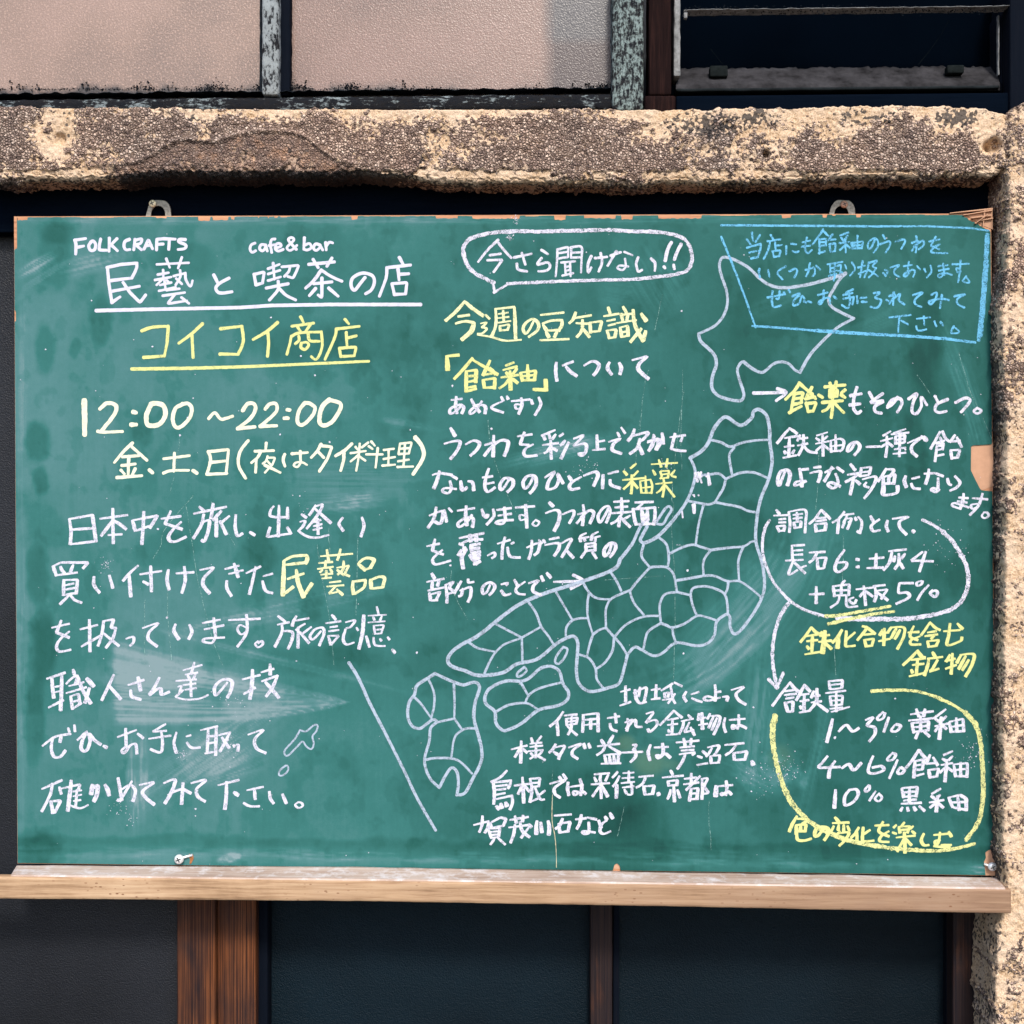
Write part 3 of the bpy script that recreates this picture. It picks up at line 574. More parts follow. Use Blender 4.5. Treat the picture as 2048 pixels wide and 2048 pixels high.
~430,1175 500,1230 570,1260 610,1240 670,1190 730,1175 790,1190 840,1240 880,1258;~880,1258 960,1120 1060,1010 1180,900 1310,828;~1310,828 1200,775 1130,730 1110,670 1150,590 1200,510 1245,470
@1380,430,W,26 arrow
510,1425 770,1420;~700,1390 770,1420 690,1485
@1520,430,Y,24 飴薬
~315,1345 280,1400 205,1475;~320,1350 370,1395 420,1430;275,1430 245,1580;275,1430 345,1420 330,1490;275,1470 340,1462;270,1515 335,1500;235,1580 330,1530;~415,1380 365,1470;~365,1470 440,1455;415,1440 445,1470;370,1505 385,1570;370,1510 450,1500 425,1570;385,1572 425,1568
520,1375 680,1360;560,1345 575,1385;610,1335 600,1390;~470,1440 500,1460;~560,1400 555,1450;560,1405 620,1398 615,1450;560,1430 620,1425;560,1455 610,1450;680,1400 650,1425;650,1440 680,1460;500,1500 660,1485;~580,1460 580,1540 570,1620;~570,1500 540,1550 500,1570;600,1510 670,1580
@1520,430,W,24 もそのひとつ。
725,1445 810,1430;720,1520 800,1510;~775,1380 750,1470 750,1550 780,1585 805,1570;875,1420 900,1470;~980,1430 910,1480 890,1500 985,1490 920,1530 925,1575 970,1585;~1100,1460 1060,1510 1020,1540;*26;~1025,1530 1060,1480 1120,1470 1135,1510 1100,1575;*22
~1190,1470 1255,1430 1225,1500 1215,1570 1250,1590 1290,1530 1290,1455 1335,1520;1400,1450 1425,1500;~1500,1475 1420,1510 1400,1555 1430,1580 1490,1570;~1565,1500 1640,1465 1680,1480 1660,1520 1610,1575;*18;~1735,1545 1710,1570 1740,1588 1772,1565 1735,1545
@1200,800,L,22,3.45 honshu north
~300,990 400,940 520,810 600,695 648,570 655,480 622,400;~622,400 690,360 745,300 785,200 840,130 880,120 970,175 1045,125 1060,80 1100,66 1150,110 1170,200 1172,290 1187,420 1165,540 1110,680 1085,800 1075,970 1120,1130 1135,1280 1110,1380 1040,1500 960,1600 920,1610 897,1560 897,1500 870,1480 805,1530 790,1620 740,1680 660,1695 525,1675 440,1740 370,1765 290,1725 240,1705 190,1755
~325,872 300,920 278,965 300,990;*18;~395,855 435,855 465,805 492,760 480,735 450,750 390,840
*17;~770,275 840,295 900,322 980,295 1080,278 1165,275;~925,330 893,375 898,440 910,510;~660,520 750,515 820,508 868,545;~868,545 960,505 1060,500 1160,540;~868,545 850,610 790,710
~605,695 680,710 750,720 800,708 860,718 960,738 1020,765 1080,775;~715,720 680,860 660,1000;~410,950 460,1000 475,1090 468,1145;~480,1060 560,1020 640,998 700,1015 765,1035;~765,1035 880,1020 990,1010 1040,980 1080,970
~765,1035 715,1110 715,1210;~990,1010 955,1110 960,1245;~530,1245 620,1230 720,1213 790,1215 880,1250 960,1250 1040,1300 1105,1355;~885,1250 880,1300 865,1335
~300,1000 288,1080 345,1155;~345,1155 400,1150 465,1157 510,1210 530,1320;~345,1155 250,1260 205,1320;~205,1320 235,1400 300,1480;~75,1190 115,1250 145,1315;~200,1315 130,1345 70,1380 40,1450 42,1575
~530,1325 450,1340 415,1400 413,1470 420,1535;530,1325 625,1347;~625,1347 640,1300 710,1285 790,1300 860,1340 880,1420 880,1475;~625,1347 640,1420 670,1490
~100,1635 180,1550 300,1495 415,1490;~420,1540 460,1555 500,1570 580,1545 670,1490 740,1500 800,1520;~420,1540 340,1590 315,1640 300,1720;500,1570 505,1620 525,1680;~42,1575 100,1637 145,1690 185,1755
@790,1120,L,26,3.864 honshu west
~1740,-5 1690,72 1450,165 1150,260 950,350 780,475 690,550 600,610 520,650 440,710 407,775 440,822 540,855 610,885 690,892 840,868 940,805 1100,765 1230,660 1310,610 1380,590 1412,640 1408,740 1402,860 1420,950 1475,1005 1540,1015 1640,990 1730,955 1765,860 1795,735
~1740,-5 1830,-120 1880,-225 1910,-280;*18
~570,635 640,680 780,710;~690,880 735,780 780,710 850,650 980,602;780,495 980,600;980,600 1130,515;~1035,330 1090,410 1130,515 1180,580 1230,660;980,600 985,775;1240,240 1310,360 1370,462;~1370,465 1430,450 1490,450;~1370,465 1325,520 1320,590
~1450,170 1500,250 1560,295 1665,305;~1500,255 1487,340 1492,450 1530,575;~1530,575 1580,540 1635,522;~1530,575 1505,650 1485,735;~1420,730 1500,760 1550,840 1560,920 1610,990;~1692,600 1680,700 1625,790 1560,838
~1300,672 1250,740 1238,790 1268,800 1312,750 1332,690 1300,672;~1000,828 950,870 945,902 980,892 1017,855 1000,828
*24 kyushu;~310,878 250,915 170,970 150,1040 110,1100 98,1200 130,1280 190,1302 240,1270 290,1235 322,1250 275,1300 265,1400 230,1530 240,1620 280,1700 342,1758;~342,1758 400,1650 440,1605 480,1640 490,1730 478,1815;~478,1815 540,1800 600,1690 665,1560 668,1450 640,1340 610,1220 620,1100 652,1000 640,955 600,945 530,965 460,945 400,920 310,878
*18;~255,915 300,1020 303,1120 280,1220;~150,1060 200,1110 275,1215;~455,960 460,1100 458,1222;320,1255 458,1225;458,1225 520,1312;~630,1302 570,1300 520,1315 460,1375 435,1530;~235,1545 320,1530 480,1545 595,1650
*24 shikoku;~1180,820 1120,840 1040,910 980,935 860,935 750,980 700,1040 702,1110 770,1170 780,1260 830,1315 880,1310 980,1260 1110,1160 1260,1125 1330,1080 1340,1020 1300,960 1270,860 1220,825 1180,820
*18;970,945 1028,1045;~1290,945 1120,990 1040,1040 1005,1105;~775,1175 880,1120 1005,1105 1060,1125 1110,1160
@1520,840,W,20 鉄釉の一種で飴
~238,65 190,120 138,185;240,68 295,108;195,145 300,128;235,145 230,285;195,215 270,205;195,250 205,265;275,240 260,265;185,302 290,282;320,122 300,165;310,152 380,142;300,205 380,188;~347,120 345,200 308,280;~350,205 390,250 455,262
*17;540,98 455,125;448,145 475,165;540,130 510,155;445,190 550,170;500,120 505,285;500,200 450,245;510,200 550,235;~565,165 570,255;~565,165 640,150 670,175 660,230 640,250;605,120 605,245;570,210 660,200;570,250 645,245
*20;~760,180 730,235 700,250 715,200 765,175 795,200 790,240 755,280;850,215 960,212
*18;1045,90 985,125;965,170 1060,145;~1015,130 1015,220 1005,295;1010,190 970,215;1025,180 1060,210;1165,72 1070,105;1050,115 1190,100;1085,130 1085,190;1085,130 1160,120 1155,175;1085,160 1155,150;1085,190 1155,180;1120,90 1115,290;1075,235 1165,220;1065,270 1165,262
*19;~1180,185 1290,140 1220,200 1215,250 1255,290;1290,130 1335,165;*28;1310,135 1325,155
*19;~1440,95 1410,150 1365,230;~1460,90 1480,140 1510,170;1400,185 1475,165;1440,140 1450,160;1415,215 1400,330;1410,190 1470,185 1460,235;1410,210 1460,205;1410,240 1465,232;1400,290 1470,275;1560,120 1520,175;1520,175 1600,165;1575,140 1612,215;1525,240 1535,310;1525,242 1600,240 1580,300;1535,305 1580,300
@1520,840,W,22 のような褐色になります。
~205,400 180,460 155,525 140,480 165,415 215,400 240,440 220,520;~315,390 330,460 335,530;315,400 385,392;*18;~365,485 290,495 285,525 370,490;*21;430,380 485,375;~400,425 480,410 480,450 465,495
520,420 590,385;~575,375 545,440 515,490;615,380 665,415;~605,430 625,500 590,545 545,520 570,500 640,530
725,355 760,400;700,438 800,424;~800,426 750,460 685,495;748,468 722,595;765,482 798,512;*19;810,385 800,450;810,385 890,375 875,430;810,420 880,410;800,450 870,440;~820,475 925,455 900,540 835,625;*17;850,500 830,525 870,540;*21
~1010,390 980,440 945,490;~1010,395 1070,400 1040,450;985,455 990,590;985,455 1080,435 1070,510;1030,450 1030,505;990,510 1070,505;~985,515 980,590 1020,600 1095,580 1100,530
~1165,450 1155,490 1170,535;1215,470 1275,455;~1210,510 1230,545 1280,550;1315,430 1390,425;~1350,395 1345,450 1325,510;*18;1400,425 1465,450;~1425,465 1425,530 1415,575 1370,560 1385,545 1435,560;*20;~1500,470 1510,510 1530,520;~1560,450 1600,500 1570,540 1520,565
*18;1590,620 1665,625;1580,650 1655,660;~1630,590 1620,660 1600,710;~1600,710 1540,685 1560,665 1670,700;1700,625 1820,635;~1780,590 1750,680 1680,760;*15;~1740,670 1690,680 1700,710 1745,690;~1790,740 1775,770 1800,785 1830,765 1815,740 1790,740
@1500,1000,W,18 調合例として
210,80 235,110;190,125 300,120;230,155 285,150;230,180 285,178;215,210 235,250;215,210 280,205 270,245;235,248 270,243;~310,95 320,180 315,255;~310,95 440,80 445,180 440,260;345,120 420,110;375,100 378,160;345,150 415,140;350,180 360,225;350,180 410,170 405,215;360,225 405,215
*19;~570,80 520,150 475,190;~570,80 610,120 640,150;535,145 605,140;525,170 610,160;520,195 530,250;520,195 610,185 600,240;530,250 600,240
~755,95 710,150 660,180;710,155 700,265;*17;740,120 830,110;780,120 750,180;770,150 815,145 780,230;760,165 740,220;790,175 800,190;840,140 850,160;~865,135 895,180 880,265;880,265 860,250;*20
965,130 990,180;~1035,155 980,195 970,225 990,250 1040,240;~1100,165 1090,210 1105,250;~1140,150 1265,135 1200,170 1200,220 1250,275;*24;1300,245 1312,255
@1500,1000,R,32 oval
*24;~155,165 115,240 98,370 120,500 190,660 320,805 430,875 560,920 620,935;*36;~700,940 800,950 1000,952 1250,950 1400,930 1540,900 1650,850 1720,760 1745,650 1735,540 1690,440 1620,330 1540,250;*26;~1540,250 1450,190 1380,160
*30;~315,815 240,930 195,1080 180,1250 195,1400 220,1500;*26;150,1435 215,1505;265,1385 215,1505
@1500,1000,W,21 長石6:土灰4
*18;330,365 435,360;335,365 340,480;345,405 420,400;345,440 420,435;285,485 425,478;~345,490 310,595 380,560;345,490 440,585;450,525 400,545
*20;475,420 600,415;~535,425 510,470 475,500;535,465 545,550;535,465 610,460 590,540;545,550 590,545;~755,400 700,480 680,550 710,575 765,540 770,500 710,500;*26;850,475 870,478;850,535 870,535
*20;955,470 1070,460;1010,430 1005,540;935,545 1065,540;1110,410 1250,395;~1135,420 1115,500 1070,560;1160,450 1150,490;~1190,430 1190,500 1160,550;1240,430 1215,465;1190,490 1225,545;1380,415 1290,485 1465,490;1405,415 1355,570
@1500,1000,W,20 +鬼板5%
475,755 590,750;530,695 530,825;760,645 735,670;*18;665,690 675,770;665,690 795,675 790,760;670,725 790,720;670,765 790,760;730,680 730,760;~715,775 700,820 645,860;~770,770 770,830 790,855 860,850;~830,780 790,800 830,830 850,800
*19;850,715 985,700;~910,690 925,840;915,730 880,770;925,730 980,770;985,690 1080,680;~1000,700 1010,760 995,810;1020,725 1100,715 1050,790;1020,740 1100,800
*21;1195,665 1305,665;~1195,670 1190,740 1255,740 1270,780 1170,830;*16;~1375,645 1335,660 1340,685 1370,675 1380,650;*19;~1430,680 1375,740 1340,800;~1460,720 1440,745 1480,775 1500,745 1485,725 1450,735
@1500,1000,Q,26 yellow underline
605,930 700,925 1120,850;630,990 800,950 1000,910 1150,892
@1500,1000,Y,21 鉄化合物を含む
~490,1020 450,1080 405,1135;~490,1020 530,1060 560,1070;450,1090 545,1075;500,1085 495,1210;455,1130 540,1120;455,1170 470,1190;440,1235 590,1210;575,1055 565,1085;560,1090 635,1080;550,1135 650,1125;*28;600,1050 580,1220;*22;595,1140 650,1190
~735,1040 700,1100 660,1140;*26;710,1090 700,1180;*20;840,1060 770,1120;~770,1050 765,1140 770,1170 840,1165;~900,1010 930,1030 860,1120;930,1015 1000,1070;890,1080 990,1070;915,1120 930,1170;915,1120 990,1110 975,1165;930,1170 975,1165
1060,1040 1040,1080;1030,1075 1110,1060;1075,1030 1070,1160;1030,1130 1120,1110;1130,1020 1100,1060;~1130,1020 1230,1020 1230,1090 1180,1190;1170,1030 1130,1100;1200,1040 1160,1110
*19;1265,1060 1350,1055;~1310,1010 1280,1090 1340,1120;~1360,1090 1290,1120 1290,1155 1365,1155
~1440,980 1400,1040 1370,1080;~1440,980 1480,1020 1520,1040;1420,1060 1490,1050;1400,1090 1500,1075;1480,1080 1450,1110;1420,1130 1430,1175;1420,1130 1510,1120 1490,1165;1430,1175 1490,1165
1550,1050 1680,1040;~1600,990 1590,1080 1580,1160 1680,1130 1695,1100;1660,990 1700,1030
@1500,1000,Y,21 鉱物
~1340,1205 1290,1260 1225,1320;~1340,1205 1370,1250 1400,1260;1290,1280 1400,1265;1340,1280 1330,1400;1300,1320 1390,1310;1290,1360 1300,1380;1275,1410 1390,1385;1460,1220 1480,1250;1420,1270 1540,1255;~1430,1280 1420,1330 1395,1400;~1500,1280 1460,1350 1440,1370 1510,1350
1600,1240 1570,1290;1560,1290 1640,1270;1620,1230 1610,1390;1565,1350 1650,1320;1690,1240 1655,1300;~1680,1240 1790,1235 1775,1320 1725,1410;1725,1250 1670,1350;1750,1280 1700,1360
@1500,1000,W,20 含鉄量
~320,1460 250,1550 180,1645;~320,1460 350,1500 385,1530;280,1530 350,1520;275,1560 370,1550;285,1590 350,1580;280,1620 300,1690 ;280,1625 345,1610 340,1690;300,1695 340,1690
~435,1480 400,1550 370,1600;~435,1480 470,1520 480,1530;400,1560 470,1550;435,1560 430,1690;400,1610 470,1600;400,1650 410,1665;395,1700 480,1685;510,1530 490,1580;500,1570 560,1565;490,1620 570,1610;~535,1510 530,1610 480,1680;540,1630 620,1690
*17;630,1450 640,1510;630,1450 740,1440 735,1500;640,1480 735,1470;640,1515 735,1505;605,1545 765,1525;640,1570 650,1640;640,1570 740,1565 735,1630;650,1605 735,1600;690,1545 690,1690;650,1645 740,1635;640,1670 740,1660;650,1695 795,1655
@1520,1340,Q,42 yellow oval
*24;~895,170 1060,160 1250,170 1380,205;~1380,205 1530,270 1640,340;*34;~1640,340 1720,430 1760,550 1775,700 1785,850 1785,1000 1770,1130 1740,1230 1650,1360;*42;~120,370 100,480 110,620 140,780 200,960;~200,960 260,1070 370,1190 500,1280;*36;~500,1280 640,1340 800,1385 950,1410 1100,1430 1300,1445;*26;~1300,1445 1450,1445 1600,1420 1715,1390
@1520,1340,W,21 1~3%黄釉
~580,395 560,480 535,575;*20;595,540 600,542;*22;~630,490 690,440 740,490 790,465;~845,400 905,380 860,440 915,460 920,510 875,570;*18;~985,335 940,380 950,400 985,385 1000,345;1030,380 990,495;*20;~1080,440 1050,485 1090,490 1125,450 1090,435
*20;1205,355 1385,330;1250,315 1270,370;1320,315 1310,370;1190,405 1390,385;1215,425 1230,500;1215,425 1350,410 1345,470;1285,370 1285,490;1220,460 1350,445;1230,495 1350,480;1270,490 1245,545;1310,490 1355,530
1485,315 1400,380;1400,390 1430,410;1490,370 1460,400;1400,450 1500,430;*24;1450,380 1435,550;*19;1440,440 1400,490;1455,440 1490,470;1515,420 1530,495;1515,415 1625,390 1630,490;1570,385 1575,490;1520,455 1625,440;1530,495 1630,488
@1520,1340,W,22 4~6%飴釉
~540,690 500,740 475,780 640,775;~600,730 560,790 550,860;~655,785 710,755 750,800 810,745;~905,690 875,760 870,820 930,825 990,800 970,770 900,780;*18;~1060,665 1020,710 1035,725 1070,710 1085,675 1060,665;1100,720 1035,865;*20;~1120,780 1100,820 1130,830 1155,800 1130,780
*20;~1270,640 1220,720 1170,780;~1275,640 1300,680 1330,710;1240,730 1230,860;1240,730 1310,715 1300,790;1240,765 1305,755;1240,800 1300,795;1235,850 1310,830;1360,680 1330,750;1330,750 1400,745;1385,700 1420,760;1350,800 1360,860;1350,800 1430,790 1415,850;1360,860 1415,850
1540,650 1470,680;1460,710 1490,730;1540,690 1510,720;1450,760 1540,745;*22;1495,720 1480,890;*19;1490,770 1440,820;1500,780 1540,810;1550,760 1565,850;1550,755 1660,745 1655,855;1605,740 1605,850;1560,800 1655,790;1565,850 1655,850
@1520,1340,W,22 10%黒釉
605,960 595,1100;~715,960 680,1010 680,1080 740,1060 785,1000 770,955 715,960;*16;~870,920 840,955 850,975 875,955 875,925;925,970 875,1045;~950,990 920,1030 950,1050 975,1020 950,990
*20;1135,950 1150,1015;1135,945 1260,935 1250,1010;1145,980 1255,970;1150,1015 1250,1005;1195,940 1195,1060;1150,1045 1250,1035;1130,1070 1290,1062;1140,1100 1125,1125;1180,1100 1185,1125;1230,1095 1245,1120;1275,1090 1315,1125
1445,950 1375,990;1370,1010 1400,1030;1440,1000 1410,1030;1355,1060 1470,1040;*24;1420,1010 1410,1130;*20;1410,1060 1360,1100;1420,1060 1465,1100;1510,1020 1540,1095;1510,1020 1600,1000 1650,1030 1650,1120;1580,1005 1595,1120;1530,1060 1650,1055;1550,1100 1650,1120
@1520,1340,Y,22 色の変化を楽しむ
~295,1170 260,1230 235,1290;~300,1190 380,1195 340,1230;290,1245 290,1310;290,1240 370,1235 360,1290;325,1240 325,1290;290,1290 360,1290;~295,1300 300,1355 350,1365 410,1350;~510,1260 470,1320 440,1330 450,1270 500,1255 545,1270 540,1320 515,1360
600,1180 630,1215;580,1225 710,1220;*18;590,1250 570,1290;630,1240 625,1280;670,1240 670,1290;700,1250 715,1285;~640,1290 600,1330;~620,1310 710,1300 680,1360 635,1405;640,1330 700,1370
*20;~790,1260 760,1310 730,1340;775,1300 775,1360;880,1280 820,1320;~825,1260 820,1340 830,1370 910,1365;920,1245 1030,1240;~985,1215 950,1290 1030,1330;~1030,1290 970,1330 960,1370 1030,1375
*18;1155,1220 1130,1250;1110,1255 1120,1300;1110,1255 1200,1250 1180,1300;1115,1280 1190,1275;1090,1240 1070,1260;1060,1300 1090,1310;1225,1250 1200,1270;1215,1290 1240,1310;1090,1340 1240,1325;*22;1155,1300 1160,1460;*18;1150,1350 1100,1450;1165,1350 1210,1400
*20;~1310,1310 1290,1360 1310,1400 1350,1400;1390,1320 1500,1310;~1440,1300 1430,1370 1410,1400 1400,1370 1440,1360;1450,1400 1530,1400;1510,1295 1530,1330;1390,1410 1520,1420
@1150,1340,W,19 地域によって
365,175 440,155;405,130 405,250;360,285 445,255;~470,185 565,140 565,200 550,260;520,140 510,210;~480,160 490,230 520,265 570,255;610,160 680,150;650,120 645,225;610,235 680,225;690,165 780,110;*17;715,185 720,220;715,185 750,180 745,215;700,240 770,230;~765,130 780,220 800,265;800,190 745,265;795,100 855,130
*19;~890,175 870,215 890,250;930,195 990,175;~935,225 980,245 1015,255;~1120,120 1125,180 1120,245;1120,180 1165,172;~1120,230 1060,210 1030,230 1070,245 1160,220;~1180,215 1220,215 1215,245;~1250,160 1350,135 1290,190 1310,240 1365,275
@920,1340,W,19 使用される
~825,335 780,400 720,450;775,410 785,520;~835,365 935,355;*17;850,390 855,440;850,390 940,380 930,430;855,415 935,405;855,440 930,430;~895,355 890,460 865,515;~860,450 900,490 935,520;*19;~985,360 985,430 980,495;985,360 1105,345 1105,490;1000,400 1095,390;1000,440 1100,430;1045,390 1045,470
1180,385 1275,370;1240,350 1250,420;~1200,430 1210,470 1255,490;~1340,390 1345,440 1335,485;~1320,420 1380,400 1330,470;~1340,450 1400,400 1410,450 1455,455;~1490,350 1545,340 1490,420;~1490,420 1560,400 1575,440 1520,495 1505,475
@1150,1340,W,18 鉱物は
~790,325 740,380 680,440;~790,325 830,360 855,380;740,400 825,385;780,400 775,510;740,440 820,430;745,480 755,495;730,520 840,510;905,360 925,380;850,410 945,390;~870,410 860,460 835,510;~915,420 890,470 880,495 950,480;925,460 955,520
990,350 985,400;980,395 1045,380;*24;1015,345 1020,470;*18;990,440 1060,430;1080,350 1060,390;~1070,370 1155,370 1150,430 1110,515;1110,370 1070,460;1135,385 1095,480
~1200,385 1190,440 1205,495;1235,400 1360,390;~1310,360 1310,430 1300,470;~1305,460 1260,440 1265,470 1310,440 1370,465
@920,1340,W,19 様々で益子は
410,635 535,605;490,570 485,740;~485,620 440,695;495,625 535,660;*17;570,545 580,580;650,530 620,570;560,590 655,580;560,615 660,605;545,650 665,640;610,580 605,700;~605,680 560,710;565,665 580,680;660,650 630,680;610,680 680,720
*20;~765,595 745,630 715,660;~755,620 835,610 800,680 790,710;750,655 800,690;~870,620 970,590 905,640 900,680 940,710;990,590 1000,625;1030,590 1040,620
1130,560 1150,590;1225,525 1190,585;1100,610 1275,590;~1160,610 1140,650 1095,680;1190,610 1285,665;*18;1155,680 1170,740;1155,680 1270,670 1265,735;1195,685 1200,735;1230,680 1235,735;1130,750 1285,745;*20
~1380,600 1410,600 1385,640;1300,660 1460,655;~1400,640 1405,690 1365,735;~1525,600 1505,660 1520,720;1555,620 1665,615;~1620,590 1625,660 1600,700;~1620,690 1570,680 1590,705 1640,670 1680,700
@1150,1340,W,19 芦沼石、
810,580 990,565;870,550 880,600;930,550 925,595;840,620 955,610;850,645 950,638;~835,675 950,660 940,680;~880,680 860,730 820,790;*20;1020,650 1045,670;980,690 1015,700;975,760 1060,745
*18;~1060,620 1150,605 1130,660 1110,680;~1095,625 1070,670 1050,690;1085,690 1090,745;1085,690 1160,680 1150,740;1090,745 1150,740;*20;1200,600 1350,585;~1290,600 1250,650 1205,680;1270,665 1275,715;1270,665 1375,650 1360,715;1275,720 1360,715;*26;1415,730 1425,755
@920,1340,W,20 島根では
~375,805 320,860 250,895;~265,890 275,980 270,1070;270,900 410,885;~405,885 400,920 385,945;280,930 375,920;285,960 365,950;275,1000 360,985;~280,1035 415,1005;~415,1005 420,1060 400,1115;*24;290,1090 310,1110;325,1070 335,1100;365,1060 375,1085;*20
435,925 555,910;500,860 510,1060;500,920 465,990;515,925 555,970;*18;~560,870 575,960 560,1055;565,870 640,865 630,930;565,905 635,900;570,935 630,930;560,1055 620,1030;~600,940 640,1030 675,1035;680,965 640,995
*20;~720,910 840,880 760,940 760,990 800,1020;795,855 810,880;825,835 850,870;~865,900 860,950 870,1000;880,935 985,920;~960,875 975,930 965,1000;~970,980 910,970 920,1000 970,970 1005,990
@1150,1340,W,19 采待石、京都は
155,835 275,825;155,860 170,890;205,830 200,880;265,840 245,885;130,915 275,905;205,880 210,1025;205,920 140,1010;215,925 260,1010;~340,815 320,840 300,860;~355,850 330,900 305,930;*22;335,920 330,1020;*17;385,825 470,820;430,810 430,900;375,865 470,860;370,905 475,895;380,940 470,930;~450,900 455,990 420,995;395,955 410,985
*20;510,855 625,845;~565,855 540,910 490,940;550,930 560,995;550,930 635,925 620,990;560,998 620,990;*24;665,985 670,998;*19;765,805 780,835;700,860 865,845;745,890 750,925;745,890 820,880 815,920;750,925 815,920;790,925 795,1050;~765,960 755,1000 740,1030;820,960 840,1020
875,870 970,860;930,830 930,900;870,915 990,900;1000,850 890,960;930,950 915,1045;930,950 985,945 975,1030;925,990 980,985;920,1035 985,1030;~1015,870 1020,960 1015,1030;~1020,870 1060,870 1035,930 1065,980 1030,990
*28;1130,930 1125,1005;*20;1150,930 1260,920;~1210,890 1215,950 1205,1000;~1205,990 1170,985 1180,1000 1220,970 1250,995
@920,1340,W,19 賀茂川石など
110,1240 230,1210;~225,1210 225,1250 200,1300;~180,1170 175,1240 155,1295;240,1225 250,1260;240,1225 320,1180 370,1190 350,1240;250,1265 350,1245;*17;225,1270 250,1340;225,1270 320,1265 310,1330;240,1295 315,1290;245,1320 315,1315;245,1345 310,1335;~280,1340 245,1395;300,1340 360,1395
*20;400,1200 545,1175;440,1170 450,1220;505,1165 500,1210;390,1260 550,1240;~440,1240 430,1310 405,1380;~480,1215 500,1290 555,1335;550,1260 490,1340;550,1235 570,1255
*22;~615,1210 610,1260 610,1310;645,1220 655,1295;~705,1210 715,1260 710,1315;*20;755,1165 890,1155;~820,1190 800,1240 765,1270;790,1230 800,1300;790,1230 880,1215 865,1290;800,1300 870,1290
925,1195 1010,1185;~970,1160 960,1220 935,1270;1020,1180 1090,1195;~1030,1220 1030,1300 990,1310 985,1290 1080,1300;1110,1205 1130,1260;~1175,1200 1130,1240 1120,1290 1150,1310 1205,1290;1160,1175 1175,1195;1200,1145 1220,1185

@1380,790,W,17 smudged marks
*22;45,625 60,690;*18;66,622 92,700;88,620 74,650;40,660 95,650;145,628 150,720;132,650 150,640 162,715;*30;30,882 34,940;*14;32,800 35,812;68,803 69,805;-62,935 -58,980
'''

# ------------------------------------------------------------ the setting
def quad(name, x0, x1, y0, y1, z, mat):
    return mesh(name, [(x0, y0, z), (x1, y0, z), (x1, y1, z), (x0, y1, z)], [(0, 1, 2, 3)], mat, None, False)
tag(quad('ground', -150, 150, -150, 150, -1.35, M_GROUND), kind='structure')
tag(rbox('wall', -1.5, 1.5, .13, .20, -1.35, 1.4, M_WALL, step=.5, r=.002), 'unseen dark backing wall added to block light behind the sliding doors and the windows', 'wall')  # unseen backing, added to stop light coming through from behind

